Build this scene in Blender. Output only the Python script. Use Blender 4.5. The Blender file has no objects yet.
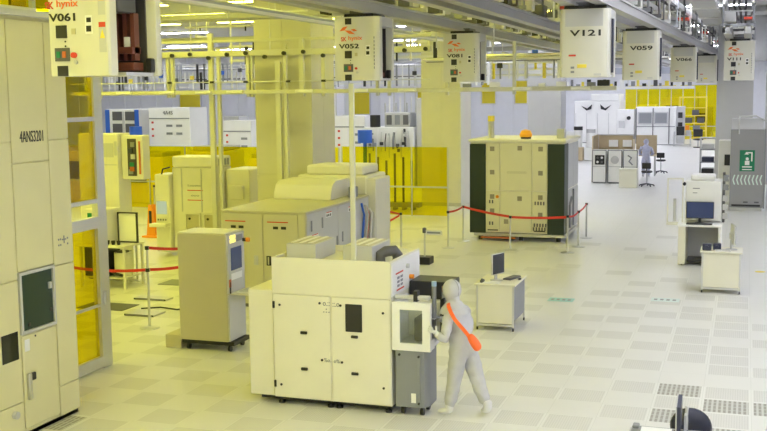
import bpy, bmesh, math, random
from mathutils import Vector, Matrix, Quaternion, noise
random.seed(7)
C = bpy.context.scene.collection
PI = math.pi

# ------------------------------------------------------------------ materials
MATS = {}
def mat(name, col, rough=0.5, metal=0.0, emit=None, strength=0.0, var=0.04, scale=3.0, bump=0.0, coat=0.0):
    if name in MATS: return MATS[name]
    m = bpy.data.materials.new(name); m.use_nodes = True
    nt = m.node_tree; b = nt.nodes['Principled BSDF']
    b.inputs['Roughness'].default_value = rough; b.inputs['Metallic'].default_value = metal
    if coat: b.inputs['Coat Weight'].default_value = coat
    tc = nt.nodes.new('ShaderNodeTexCoord'); nz = nt.nodes.new('ShaderNodeTexNoise')
    nz.inputs['Scale'].default_value = scale; nz.inputs['Detail'].default_value = 3
    nt.links.new(tc.outputs['Object'], nz.inputs['Vector'])
    mx = nt.nodes.new('ShaderNodeMix'); mx.data_type = 'RGBA'
    a = [max(0, c*(1-var)) for c in col]; d = [min(1, c*(1+var)) for c in col]
    mx.inputs[6].default_value = (*a, 1); mx.inputs[7].default_value = (*d, 1)
    nt.links.new(nz.outputs['Fac'], mx.inputs[0]); nt.links.new(mx.outputs[2], b.inputs['Base Color'])
    if bump:
        bp = nt.nodes.new('ShaderNodeBump'); bp.inputs['Strength'].default_value = bump; bp.inputs['Distance'].default_value = 0.02
        nt.links.new(nz.outputs['Fac'], bp.inputs['Height']); nt.links.new(bp.outputs['Normal'], b.inputs['Normal'])
    if emit:
        b.inputs['Emission Color'].default_value = (*emit, 1); b.inputs['Emission Strength'].default_value = strength
    MATS[name] = m; return m

def tinted(name, col, gloss=0.07, rough=0.05):
    m = bpy.data.materials.new(name); m.use_nodes = True; nt = m.node_tree
    nt.nodes.clear()
    o = nt.nodes.new('ShaderNodeOutputMaterial'); t = nt.nodes.new('ShaderNodeBsdfTransparent')
    g = nt.nodes.new('ShaderNodeBsdfGlossy'); mx = nt.nodes.new('ShaderNodeMixShader')
    t.inputs['Color'].default_value = (*col, 1); g.inputs['Roughness'].default_value = rough
    mx.inputs[0].default_value = gloss
    nt.links.new(t.outputs[0], mx.inputs[1]); nt.links.new(g.outputs[0], mx.inputs[2]); nt.links.new(mx.outputs[0], o.inputs['Surface'])
    MATS[name] = m; return m

cream = mat('cream_enamel', (.74,.72,.63), .42)
white = mat('white_enamel', (.84,.84,.83), .4)
buff = mat('buff_enamel', (.74,.71,.51), .45)
tooldoor = mat('olive_beige_enamel', (.56,.53,.38), .42)
vehiclegrey = mat('vehicle_cover', (.68,.67,.60), .4)
framegrey = mat('frame_cream', (.62,.61,.52), .4)
offwhite = mat('off_white_enamel', (.80,.78,.66), .42)
beige = mat('beige_enamel', (.53,.49,.33), .45)
wallgrey = mat('stocker_paint', (.74,.70,.42), .42)
lgrey = mat('light_grey_plastic', (.55,.55,.56), .45)
mgrey = mat('mid_grey_plastic', (.25,.26,.28), .45)
dgrey = mat('dark_grey_metal', (.10,.10,.11), .45)
black = mat('black_plastic', (.018,.018,.022), .4)
navy = mat('dark_blue_plastic', (.03,.035,.075), .35)
darkgreen = mat('dark_green_panel', (.016,.032,.022), .4)
steel = mat('brushed_steel', (.62,.62,.63), .32, .85)
alu = mat('satin_aluminium', (.66,.66,.66), .38, .7)
railgrey = mat('track_aluminium', (.42,.42,.43), .42, .6)
cable = mat('black_cable', (.03,.03,.035), .6)
red = mat('red_belt', (.62,.03,.02), .55)
redink = mat('red_ink', (.62,.06,.03), .6)
orangeink = mat('orange_ink', (.85,.20,.05), .6)
ink = mat('black_ink', (.02,.02,.02), .6)
orange = mat('orange_fabric', (.95,.16,.03), .6, bump=.2, scale=20)
orangeplast = mat('orange_plastic', (.90,.32,.02), .4)
yellowpl = mat('yellow_sticker', (.85,.70,.08), .5)
bluepl = mat('blue_plastic', (.03,.13,.60), .4)
greensign = mat('green_sign', (.0,.19,.09), .45)
signwhite = mat('sign_white', (.86,.86,.86), .5)
teal = mat('teal_print', (.33,.62,.62), .5)
suit = mat('cleanroom_fabric', (.53,.53,.55), .75, bump=.6, scale=14)
suit2 = mat('lavender_fabric', (.50,.52,.68), .75, bump=.3, scale=9)
glove = mat('white_nitrile', (.74,.74,.76), .5)
skin = mat('skin', (.70,.46,.36), .55)
lavwall = mat('lavender_wall_panel', (.82,.83,.90), .45)
colcream = mat('column_cladding', (.74,.73,.64), .45)
colgrey = mat('grey_column_cladding', (.60,.60,.63), .45)
ductblue = mat('galvanised_duct', (.42,.44,.52), .4, .3)
ceilmat = mat('ceiling_panel', (.52,.52,.53), .6)
glassdark = mat('dark_glass', (.012,.016,.02), .08)
greenglass = mat('green_tinted_dark_glass', (.02,.05,.045), .15)
screen = mat('lit_screen', (.02,.03,.08), .2, emit=(.10,.17,.45), strength=.10)
screenlight = mat('pale_lit_screen', (.3,.35,.42), .2, emit=(.35,.45,.55), strength=.4)
brown = mat('brown_mechanism', (.16,.045,.03), .45)
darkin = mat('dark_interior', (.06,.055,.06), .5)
tan = mat('tan_board', (.58,.47,.30), .6)
copper = mat('orange_metal', (.60,.15,.05), .45, .2)
YEL = (.96, .93, .13); WHT = (.90, .915, 1.0); MIXC = (1.0, .94, .13)
lampY = mat('yellow_lamp', (.9,.85,.3), .5, emit=YEL, strength=19)
lampW = mat('white_lamp', (.9,.9,.9), .5, emit=WHT, strength=19)
lampF = mat('cool_white_lamp', (.9,.9,.9), .5, emit=(.90,.92,1.0), strength=30)
lampM = mat('warm_lamp', (.9,.9,.7), .5, emit=MIXC, strength=20)
beacon = mat('amber_beacon', (.95,.42,.03), .3, emit=(1,.45,.03), strength=.06)
yglass = tinted('yellow_acrylic', (.97,.90,.03), .05)
yglassdark = tinted('amber_glass', (.84,.76,.03), .06)
cglass = tinted('clear_glass', (.80,.84,.84), .08)

# ------------------------------------------------------------------ mesh builder
class M:
    def __init__(s): s.bm = bmesh.new()
    def box(s, x0, x1, y0, y1, z0, z1, bev=0.0, seg=1):
        r = bmesh.ops.create_cube(s.bm, size=1.0); vs = r['verts']
        for v in vs:
            v.co = Vector(((x0+x1)/2 + v.co.x*(x1-x0), (y0+y1)/2 + v.co.y*(y1-y0), (z0+z1)/2 + v.co.z*(z1-z0)))
        if bev:
            es = list({e for v in vs for e in v.link_edges})
            bmesh.ops.bevel(s.bm, geom=es, offset=bev, segments=seg, affect='EDGES', profile=.5)
        return s
    def cyl(s, p0, p1, r, n=12, r2=None):
        p0, p1 = Vector(p0), Vector(p1); d = p1-p0; L = d.length
        mx = Matrix.Translation((p0+p1)/2) @ d.to_track_quat('Z','Y').to_matrix().to_4x4()
        bmesh.ops.create_cone(s.bm, cap_ends=True, segments=n, radius1=r, radius2=r if r2 is None else r2, depth=L, matrix=mx)
        return s
    def tube(s, pts, r, n=8):
        pts = [Vector(p) for p in pts]; rings = []
        for i, p in enumerate(pts):
            t = (pts[min(i+1, len(pts)-1)] - pts[max(i-1, 0)]).normalized()
            q = t.to_track_quat('Z','Y')
            rings.append([s.bm.verts.new(p + q @ Vector((r*math.cos(2*PI*k/n), r*math.sin(2*PI*k/n), 0))) for k in range(n)])
        for a, b in zip(rings, rings[1:]):
            for k in range(n): s.bm.faces.new((a[k], a[(k+1)%n], b[(k+1)%n], b[k]))
        s.bm.faces.new(rings[0][::-1]); s.bm.faces.new(rings[-1]); return s
    def sph(s, c, r, sc=(1,1,1), n=16):
        mx = Matrix.Translation(c) @ Matrix.Diagonal((*sc, 1))
        bmesh.ops.create_uvsphere(s.bm, u_segments=n, v_segments=max(6, n//2+2), radius=r, matrix=mx); return s
    def lathe(s, prof, cx, cy, n=20):
        rings = [[s.bm.verts.new((cx+r*math.cos(2*PI*k/n), cy+r*math.sin(2*PI*k/n), z)) for k in range(n)] for r, z in prof]
        for a, b in zip(rings, rings[1:]):
            for k in range(n): s.bm.faces.new((a[k], a[(k+1)%n], b[(k+1)%n], b[k]))
        s.bm.faces.new(rings[0][::-1]); s.bm.faces.new(rings[-1]); return s
    def prism(s, pts, ax, a0, a1):
        # pts 2D; ax 'z': (x,y), 'x': (y,z), 'y': (x,z)
        f = {'z': lambda p, a: (p[0], p[1], a), 'x': lambda p, a: (a, p[0], p[1]), 'y': lambda p, a: (p[0], a, p[1])}[ax]
        A = [s.bm.verts.new(f(p, a0)) for p in pts]; B = [s.bm.verts.new(f(p, a1)) for p in pts]; n = len(pts)
        s.bm.faces.new(A[::-1]); s.bm.faces.new(B)
        for k in range(n): s.bm.faces.new((A[k], A[(k+1)%n], B[(k+1)%n], B[k]))
        bmesh.ops.recalc_face_normals(s.bm, faces=s.bm.faces[:]); return s
    def frame(s, ax, a0, a1, u0, u1, v0, v1, w, w2=None):
        # rectangular ring; ax = thickness axis 'x' (u=y,v=z) or 'y' (u=x,v=z)
        w2 = w2 or w
        for (ua, ub, va, vb) in ((u0,u0+w,v0,v1),(u1-w,u1,v0,v1),(u0+w,u1-w,v0,v0+w2),(u0+w,u1-w,v1-w2,v1)):
            if ax == 'y': s.box(ua, ub, a0, a1, va, vb)
            elif ax == 'x': s.box(a0, a1, ua, ub, va, vb)
        return s

LOC = {}
def finish(name, me, m, parent, smooth=True):
    for p in me.polygons: p.use_smooth = smooth
    if smooth: me.set_sharp_from_angle(angle=math.radians(32))
    ms = m if isinstance(m, (list, tuple)) else [m]
    for k in ms: me.materials.append(k)
    o = bpy.data.objects.new(name, me); C.objects.link(o)
    if parent is not None:
        o.parent = parent; LOC[o.name] = LOC[parent.name]
    return o
def part(parent, name, mm, m, label=None, smooth=True):
    off = LOC[parent.name]
    bmesh.ops.translate(mm.bm, verts=mm.bm.verts[:], vec=-off)
    me = bpy.data.meshes.new(name); mm.bm.to_mesh(me); mm.bm.free()
    o = finish(name, me, m, parent, smooth)
    if label: o['label'] = label
    return o
def tag(o, label, cat, group=None, kind=None):
    o['label'] = label; o['category'] = cat
    if group: o['group'] = group
    if kind: o['kind'] = kind
    return o
def thing(name, label, cat, x, y, z=0.0, group=None):
    o = bpy.data.objects.new(name, None); C.objects.link(o); o.location = (x, y, z); o.empty_display_size = .2
    LOC[o.name] = Vector((x, y, z)); return tag(o, label, cat, group)
def solo(name, mm, m, label, cat, x, y, z=0.0, group=None, smooth=True, world=False):
    if world: bmesh.ops.translate(mm.bm, verts=mm.bm.verts[:], vec=-Vector((x, y, z)))
    me = bpy.data.meshes.new(name); mm.bm.to_mesh(me); mm.bm.free()
    o = finish(name, me, m, None, smooth); o.location = (x, y, z); LOC[o.name] = Vector((x, y, z))
    return tag(o, label, cat, group)
def structure(name, mm, m, label=None, smooth=False):
    me = bpy.data.meshes.new(name); mm.bm.to_mesh(me); mm.bm.free()
    o = finish(name, me, m, None, smooth); o['kind'] = 'structure'; LOC[o.name] = Vector((0,0,0))
    if label: o['label'] = label
    return o
def copy_tree(o, parent=None):
    c = o.copy(); C.objects.link(c)
    if parent is not None: c.parent = parent
    for ch in list(o.children): copy_tree(ch, c)
    return c
def dup(root, x, y, z, label, rz=0.0, group=None):
    c = copy_tree(root); c.location = (x, y, z); c.rotation_euler = (0, 0, rz); c['label'] = label
    if group: c['group'] = group
    LOC[c.name] = Vector((x, y, z)); return c
def text(parent, name, body, m, x, y, z, h, w=None, face='front', label=None, bold=0.0):
    """lettering centred on (x,y,z); face 'front' reads from -Y, 'right' reads from +X, 'up' lies flat"""
    cu = bpy.data.curves.new('lettering', 'FONT'); cu.body = body; cu.align_x = 'CENTER'; cu.align_y = 'CENTER'; cu.extrude = .004; cu.offset = bold; cu.resolution_u = 3
    t = bpy.data.objects.new('lettering', cu); C.objects.link(t)
    dg = bpy.context.evaluated_depsgraph_get(); me = bpy.data.meshes.new_from_object(t.evaluated_get(dg))
    bpy.data.objects.remove(t); bpy.data.curves.remove(cu)
    xs = [v.co.x for v in me.vertices]; ys = [v.co.y for v in me.vertices]
    sw = (max(xs)-min(xs)) or 1; sh = (max(ys)-min(ys)) or 1
    cx, cy = (max(xs)+min(xs))/2, (max(ys)+min(ys))/2
    ky = h/sh; kx = (w/sw) if w else ky
    off = LOC[parent.name] if parent is not None else Vector((0,0,0))
    for v in me.vertices:
        a, b, c = (v.co.x-cx)*kx, (v.co.y-cy)*ky, v.co.z
        if face == 'front': p = Vector((x+a, y-c, z+b))
        elif face == 'right': p = Vector((x+c, y+a, z+b))
        else: p = Vector((x+a, y+b, z+c))
        v.co = p-off
    me.name = name
    o = finish(name, me, m, parent, False)
    if label: o['label'] = label
    return o
def line3(p0, p1, t): return tuple(a+(b-a)*t for a, b in zip(p0, p1))

# ------------------------------------------------------------------ camera
cam = bpy.data.cameras.new('camera'); co = bpy.data.objects.new('camera', cam); C.objects.link(co)
cam.sensor_fit = 'HORIZONTAL'; cam.sensor_width = 36.0; cam.lens = 1060.0*36.0/767.0; cam.clip_end = 400
R = Matrix(((0.94658495,-0.02732499,0.32129469),(0.32226944,0.11392469,-0.93976783),(-0.01092425,0.99311354,0.1166454)))
co.matrix_world = Matrix.Translation((0,0,4.0)) @ R.to_4x4()
bpy.context.scene.camera = co

# ------------------------------------------------------------------ the setting
def make_floor():
    """raised floor: 0.6 m tiles, some perforated, a few coarse gratings; one mesh, material by tile"""
    bm = bmesh.new(); vs = {}
    i0, i1, j0, j1 = -75, 12, -30, 146
    def V(i, j):
        k = (i, j)
        if k not in vs: vs[k] = bm.verts.new((-0.44+.6*i, 14.57+.6*j, 0))
        return vs[k]
    grate = {(-1,-1),(-1,-3),(0,-2),(0,-4),(-14,-7),(-13,-7),(1,-2),(-2,-12)}
    perf = {(0,-1),(0,-3),(0,1),(0,2),(0,3),(0,5),(0,6),(0,7),(0,9),(0,10),(-1,-2),(-1,2),(-1,3),(-1,4),(-1,5),(-1,7),(-1,8),(-1,10),
            (1,-1),(1,1),(1,4),(1,6),(-5,-1),(-5,-3),(-5,1),(-5,2),(-5,-5)}
    for i in range(i0, i1):
        for j in range(j0, j1):
            f = bm.faces.new((V(i,j), V(i+1,j), V(i+1,j+1), V(i,j+1))); mi = 0
            if (i, j) in grate: mi = 2
            elif (i, j) in perf: mi = 1
            elif -4 <= i <= -2 or i <= -6:
                par = (i+j) % 2
                if i == -4: par = 1-par
                if j > 10 and (i*7+j*5) % 3: par = 0
                if par and j < 26: mi = 1
            f.material_index = mi
    me = bpy.data.meshes.new('floor'); bm.to_mesh(me); bm.free()
    def tilemat(name, base, kind):
        m = bpy.data.materials.new(name); m.use_nodes = True; nt = m.node_tree; b = nt.nodes['Principled BSDF']
        b.inputs['Roughness'].default_value = .34 if kind == 0 else .5
        N = nt.nodes.new; L = nt.links.new
        tc = N('ShaderNodeTexCoord'); mp = N('ShaderNodeMapping'); mp.inputs['Location'].default_value = (.44, -14.57, 0)
        L(tc.outputs['Object'], mp.inputs['Vector'])
        sp = N('ShaderNodeSeparateXYZ'); L(mp.outputs['Vector'], sp.inputs[0])
        def math_(op, a, bval=None):
            n = N('ShaderNodeMath'); n.operation = op
            for k, v in enumerate((a, bval)):
                if v is None: continue
                if isinstance(v, (int, float)): n.inputs[k].default_value = v
                else: L(v, n.inputs[k])
            return n.outputs[0]
        def edge(c):
            f = math_('FRACT', math_('DIVIDE', c, .6)); d = math_('ABSOLUTE', math_('SUBTRACT', f, .5)); return d
        ex, ey = edge(sp.outputs['X']), edge(sp.outputs['Y'])
        e = math_('MAXIMUM', ex, ey)
        border = math_('GREATER_THAN', e, .452)
        seam = math_('GREATER_THAN', e, .496)
        nz = N('ShaderNodeTexNoise'); nz.inputs['Scale'].default_value = .8; L(tc.outputs['Object'], nz.inputs['Vector'])
        mx = N('ShaderNodeMix'); mx.data_type = 'RGBA'
        mx.inputs[6].default_value = (*[c*.97 for c in base], 1); mx.inputs[7].default_value = (*[min(1, c*1.03) for c in base], 1)
        L(nz.outputs['Fac'], mx.inputs[0]); col = mx.outputs[2]
        if kind == 1:
            cx = math_('FRACT', math_('DIVIDE', sp.outputs['X'], .03)); cy = math_('FRACT', math_('DIVIDE', sp.outputs['Y'], .03))
            dx = math_('SUBTRACT', cx, .5); dy = math_('SUBTRACT', cy, .5)
            r = math_('ADD', math_('MULTIPLY', dx, dx), math_('MULTIPLY', dy, dy))
            hole = math_('LESS_THAN', r, .065)
        elif kind == 2:
            cx = math_('FRACT', math_('DIVIDE', sp.outputs['X'], .06)); cy = math_('FRACT', math_('DIVIDE', sp.outputs['Y'], .15))
            hole = math_('MULTIPLY', math_('GREATER_THAN', cx, .45), math_('GREATER_THAN', cy, .12))
        if kind:
            inside = math_('SUBTRACT', 1.0, border); hole = math_('MULTIPLY', hole, inside)
            m2 = N('ShaderNodeMix'); m2.data_type = 'RGBA'; L(hole, m2.inputs[0]); L(col, m2.inputs[6]); m2.inputs[7].default_value = (.30,.29,.26,1) if kind == 2 else (.535,.53,.515,1)
            col = m2.outputs[2]
            m4 = N('ShaderNodeMix'); m4.data_type = 'RGBA'; L(border, m4.inputs[0]); L(col, m4.inputs[6]); m4.inputs[7].default_value = (.76,.76,.745,1); col = m4.outputs[2]
        m3 = N('ShaderNodeMix'); m3.data_type = 'RGBA'; L(seam, m3.inputs[0]); L(col, m3.inputs[6]); m3.inputs[7].default_value = (.58,.58,.56,1)
        L(m3.outputs[2], b.inputs['Base Color']); return m
    o = finish('floor', me, [tilemat('solid_floor_tile', (.71,.705,.69), 0), tilemat('perforated_floor_tile', (.665,.66,.645), 1), tilemat('coarse_floor_grating', (.55,.55,.53), 2)], None, False)
    o['kind'] = 'structure'; o['label'] = 'pale raised floor of square tiles with perforated panels'
    # the mesh edge is trimmed to the hall by its tile count
    return o
make_floor()
X0, X1, Y0, Y1, ZC = -45.4, 6.7, -3.4, 101.5, 6.3
structure('ceiling', M().box(X0, X1, Y0, Y1, ZC, ZC+.15), ceilmat)
structure('wall_left', M().box(X0-.2, X0, Y0, Y1, -.02, ZC+.15), lavwall)
structure('wall_right', M().box(X1, X1+.2, Y0, Y1, -.02, ZC+.15), lavwall)
structure('wall_back', M().box(X0-.2, X1+.2, Y1, Y1+.2, -.02, ZC+.15), lavwall)
structure('wall_front', M().box(X0-.2, X1+.2, Y0-.2, Y0, -.02, ZC+.15), lavwall)
# panelled partition across the left half of the hall
w = M()
x = X0
while x < -10.5:
    w.box(x+.01, min(x+1.19, -10.35), 62, 62.2, 0, 6.3, .006); x += 1.2
w.box(X0, -10.35, 62.05, 62.18, 0, 6.3)
structure('wall_middle', w, lavwall, 'pale lavender panelled partition far behind the yellow bay')
for n, (xa, xb, za, zb) in enumerate(((-18.9,-17.9,3.0,4.0),(-14.9,-14.1,3.2,4.4),(-12.9,-12.2,3.2,4.5),(-23.2,-22.0,2.6,4.0),(-35.2,-33.7,2.8,4.1)), 1):
    o = structure('window_%d' % n, M().box(xa, xb, 61.93, 61.99, za, zb, .01), mat('amber_pane', (.75,.62,.03), .25), 'amber window pane in the lavender partition')
    part(o, 'window_frame', M().frame('y', 61.90, 61.99, xa-.06, xb+.06, za-.06, zb+.06, .06), alu)

def column(x0, x1, y0, y1, m, label):
    t = thing('building_column', label, 'column', (x0+x1)/2, (y0+y1)/2)
    t['kind'] = 'structure'
    b = M(); b.box(x0+.02, x1-.02, y0+.02, y1-.02, 0, ZC)
    nz = 3; hz = ZC/nz
    for k in range(nz):
        xm = (x0+x1)/2
        for xa, xb in ((x0, xm-.004), (xm+.004, x1)): b.box(xa, xb, y0, y0+.03, k*hz+.006, (k+1)*hz-.006)
        ym = (y0+y1)/2
        for ya, yb in ((y0+.03, ym-.004), (ym+.004, y1)): b.box(x1-.03, x1, ya, yb, k*hz+.006, (k+1)*hz-.006)
        b.box(x0, x0+.03, y0+.03, y1, k*hz+.006, (k+1)*hz-.006)
    part(t, 'cladding', b, m)
    part(t, 'skirting', M().frame('y', y0-.015, y0, x0-.015, x1+.015, 0, .12, .06, .06), lgrey)
    return t
column(-10.76, -9.35, 22.4, 23.8, mat('broad_column_cladding', (.60,.58,.50), .45), 'broad cream clad column behind the long cream machine')
column(-10.67, -9.27, 35.4, 36.85, colcream, 'cream clad column left of the dark green cornered machine')
column(-9.06, -7.62, 46.2, 47.6, colgrey, 'pale grey clad column rising behind the dark green cornered machine')
column(-1.02, .22, 40.0, 41.4, colgrey, 'grey clad column rising behind the grey shower cabinet')

# ------------------------------------------------------------------ ceiling lights
def make_light(lamp, L, label, group):
    t = thing('ceiling_light', label, 'ceiling light', 0, 0, 0, group)
    part(t, 'housing', M().box(-L/2-.03, L/2+.03, -.19, .19, -.06, 0, .008), white)
    part(t, 'diffuser', M().box(-L/2, L/2, -.16, .16, -.075, -.061), lamp)
    return t
protoY = make_light(lampY, 2.0, 'yellow ceiling light strip over the left bay', 'yellow ceiling lights')
protoW = make_light(lampW, 1.9, 'white ceiling light strip over the right aisle', 'white ceiling lights')
protoM = make_light(lampM, 1.9, 'warm white ceiling light strip over the middle of the hall', 'warm white ceiling lights')
protoF = make_light(lampF, 1.9, 'cool white ceiling light strip deep in the hall', 'cool white ceiling lights')
firsts = {}
ORD = ['first','second','third','fourth','fifth','sixth','seventh','eighth','ninth','tenth','eleventh','twelfth','thirteenth']
def lights():
    for j in range(11):
        y = -3.0+3.4*j
        for i, x in enumerate((-27.2, -22.4, -18.6, -15.1, -11.8, -7.2)):
            yield ('Y', x, y, 'yellow ceiling light strip, %s from the left in the %s row of the bay' % (ORD[i], ORD[j]))
        yield ('M', -4.6, y, '%s pale yellow ceiling light strip along the middle line from the camera' % ORD[j])
        for i, x in enumerate((-.9, 2.2, 5.0)):
            yield ('W', x, y, 'white ceiling light strip over the right aisle, %s from the left in the %s row' % (ORD[i], ORD[j]))
    for j in range(13):
        y = 35.6+5.0*j
        for i, x in enumerate((-38.0, -31.0, -25.5, -20.0, -15.0, -10.6, -6.6, -2.3, 2.6)):
            if 60.4 < y < 64 and x < -9: continue
            yield ('F', x, y, 'cool white ceiling light deep in the hall, %s from the left, %s row' % (ORD[i], ORD[j]))
for kind, x, y, lab in lights():
    p = {'Y': protoY, 'W': protoW, 'M': protoM, 'F': protoF}[kind]
    if kind not in firsts:
        firsts[kind] = 1; p.location = (x, y, ZC); p['label'] = lab
    else: dup(p, x, y, ZC, lab)

# ------------------------------------------------------------------ overhead tracks and services
def track(xa, k, y0, y1, label, z=5.13, upper=True):
    """monorail pair on hangers; centre line x = xa + k*(y-15)"""
    t = thing('overhead_track', label, 'overhead track', xa, y0, z)
    X = lambda y: xa + k*(y-15)
    def bar(dx, w, za, zb):
        m = M(); b = m.bm
        P = [(X(y0)+dx-w, y0), (X(y0)+dx+w, y0), (X(y1)+dx+w, y1), (X(y1)+dx-w, y1)]
        m.prism(P, 'z', za, zb); return m
    for dx in (-.21, .21):
        r = bar(dx, .055, z+.04, z+.20); 
        for q in (bar(dx, .085, z+.17, z+.20), bar(dx, .085, z+.02, z+.045)):
            tmp = bpy.data.meshes.new('t'); q.bm.to_mesh(tmp); r.bm.from_mesh(tmp); bpy.data.meshes.remove(tmp)
        part(t, 'rail', r, railgrey)
    part(t, 'power_line', bar(-.31, .015, z+.06, z+.15), cable)
    if upper:
        for dx in (-.30, .30): part(t, 'support_beam', bar(dx, .03, z+.66, z+.78), railgrey)
    n = int((y1-y0)/1.75)
    for i in range(n):
        y = y0+.6+i*1.75; xx = X(y)
        m = M(); 
        m.box(xx-.36, xx+.36, y-.03, y+.03, z+.20, z+.27)
        for s in (-1, 1):
            m.cyl((xx+s*.32, y, z+.2), (xx+s*.32, y, ZC-.001), .022, 8); m.box(xx+s*.32-.04, xx+s*.32+.04, y-.04, y+.04, z+.6, z+.82)
        part(t, 'hanger', m, [mgrey, dgrey, alu][i % 3])
        q = i % 4; zb = z+.34
        part(t, 'control_box', M().box(xx-.30, xx-.06, y+.5, y+.9, zb, zb+.24, .01), [lgrey, dgrey, mgrey, black][q])
        if q in (0, 2): part(t, 'bracket', M().frame('y', y+1.2, y+1.24, xx-.33, xx+.33, z+.22, z+.64, .03), [white, dgrey][q//2])
        if q == 1: part(t, 'red_plate', M().box(xx+.1, xx+.34, y+1.3, y+1.9, z+.55, z+.6), redink)
        if q == 3: part(t, 'sensor_box', M().box(xx+.08, xx+.28, y+1.0, y+1.2, z+.25, z+.5, .01), cream if i % 8 == 3 else mgrey)
    for dx in (-.12, 0, .13): part(t, 'cable', M().tube([(X(y0+(y1-y0)*k/24)+dx+random.uniform(-.02,.02), y0+(y1-y0)*k/24, z+.83+random.uniform(-.03,.04)) for k in range(25)], .028, 6), cable)
    return t
track(-5.55, 0, 3.0, 60.5, 'grey overhead track carrying the vehicles V061, V052 and V081')
track(-3.9, 0, 12.0, 60.5, 'empty grey overhead track between the V081 and V121 lines')
track(-2.14, .0325, 3.0, 44.0, 'grey overhead track carrying the vehicles V121 and V059')
track(-.22, 0, 24.5, 60.0, 'grey overhead track along the right edge above the grey column')

def cross_track(y, x0, x1, z, label):
    t = thing('cross_track', label, 'overhead track', x0, y, z)
    for dy in (-.2, .2): part(t, 'rail', M().box(x0, x1, y+dy-.05, y+dy+.05, z, z+.14), railgrey)
    n = int((x1-x0)/2.2)
    for i in range(n+1):
        x = x0+.4+i*2.2
        if x > x1-.1: break
        m = M().box(x-.04, x+.04, y-.34, y+.34, z+.141, z+.2)
        for s in (-1, 1): m.cyl((x, y+s*.3, z+.15), (x, y+s*.3, ZC-.001), .014, 8)
        part(t, 'hanger', m, alu)
    return t
cross_track(27.4, -24.0, -8.2, 5.42, 'silver cross track hung over the yellow bay in front of the first cross frame')
cross_track(39.5, -30.0, -6.3, 5.45, 'silver cross track hung behind the cream column')
cross_track(52.5, -30.0, -6.3, 5.45, 'far silver cross track close to the lavender partition')

def tray(y, x0, x1, z, label, m=dgrey, w=.5):
    t = thing('cable_tray', label, 'cable tray', x0, y, z)
    for dy in (-w/2, w/2): part(t, 'side_rail', M().box(x0, x1, y+dy-.015, y+dy+.015, z, z+.1), railgrey)
    part(t, 'tray_base', M().box(x0, x1, y-w/2+.016, y+w/2-.016, z+.005, z+.02), railgrey)
    x = x0+.5
    while x < x1:
        for sgn in (-1, 1): part(t, 'hanger', M().cyl((x, y+sgn*(w/2+.03), z), (x, y+sgn*(w/2+.03), ZC), .012, 6), alu)
        x += 3.0
    for k in range(5):
        yy = y-w/2+.08+k*(w-.16)/4
        pts = [(x0+(x1-x0)*i/14, yy+random.uniform(-.03,.03), z+.06+random.uniform(-.01,.02)) for i in range(15)]
        part(t, 'cable', M().tube(pts, .022, 6), m)
    return t
tray(20.0, -16.5, -8.0, 5.5, 'dark cable tray crossing the top left of the hall', cable, .7)
tray(25.6, -11.0, -2.8, 6.05, 'cable tray crossing above the middle tracks', cable, .5)
tray(32.9, -9.0, 3.5, 6.05, 'cable tray crossing above the right hand tracks', cable, .5)

def long_tray(x, y0, y1, z, label, w=.44, mats_=None):
    t = thing('cable_tray', label, 'cable tray', x, y0, z)
    for dx in (-w/2, w/2): part(t, 'side_rail', M().box(x+dx-.012, x+dx+.012, y0, y1, z, z+.12), railgrey)
    part(t, 'tray_base', M().box(x-w/2+.013, x+w/2-.013, y0, y1, z+.002, z+.015), railgrey)
    mm = mats_ or [cable, dgrey, cable, mgrey, ductblue]
    for k in range(5):
        xx = x-w/2+.07+k*(w-.14)/4
        part(t, 'cable', M().tube([(xx+random.uniform(-.03,.03), y0+(y1-y0)*i/20, z+.07+random.uniform(-.015,.03)) for i in range(21)], .026, 6), mm[k])
    y = y0+1.0
    while y < y1:
        part(t, 'hanger', M().box(x-w/2-.05, x+w/2+.05, y-.02, y+.02, z-.03, z-.001).cyl((x-w/2-.04, y, z-.03), (x-w/2-.04, y, ZC), .012, 6).cyl((x+w/2+.04, y, z-.03), (x+w/2+.04, y, ZC), .012, 6), alu); y += 3.1
    return t
long_tray(-4.72, 9.6, 30.0, 5.55, 'long cable tray between the V081 track and the empty track')
long_tray(-3.05, 9.6, 30.0, 5.60, 'long cable tray just left of the V121 track')
long_tray(-.85, 12.7, 30.0, 5.62, 'long cable tray just right of the V121 track')
long_tray(-6.75, 9.6, 26.5, 5.6, 'long cable tray left of the V081 track')
long_tray(-2.9, 33.0, 54.0, 5.45, 'far long cable tray beyond V059 above the aisle')
long_tray(-4.8, 33.0, 50.0, 5.3, 'far long cable tray left of the aisle')
def pipe_bundle(x, y0, y1, z, cols, label, n=4, horizontal=None):
    t = thing('pipe_bundle', label, 'pipes', x, y0, z)
    for k in range(n):
        r = .03+.012*(k % 3)
        if horizontal: p0, p1 = (y0, x+.14*k, z), (y1, x+.14*k, z)
        else: p0, p1 = (x+.14*k, y0, z), (x+.14*k, y1, z)
        part(t, 'pipe', M().cyl(p0, p1, r, 10), cols[k % len(cols)])
    a = y0+1
    while a < y1:
        c = M()
        if horizontal: c.box(a-.02, a+.02, x-.08, x+.14*n, z+.07, z+.1); c.cyl((a, x-.05, z+.08), (a, x-.05, ZC), .01, 6)
        else: c.box(x-.08, x+.14*n, a-.02, a+.02, z+.07, z+.1); c.cyl((x-.05, a, z+.08), (x-.05, a, ZC), .01, 6)
        part(t, 'clamp', c, alu); a += 4
    return t
pipe_bundle(-7.7, 8.0, 26.6, 5.3, [ductblue, alu, white], 'bundle of silver pipes running beside the V081 track')
pipe_bundle(.75, 18.0, 42.5, 5.62, [ductblue, alu, lgrey], 'bundle of grey pipes at the top right corner')
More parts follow.
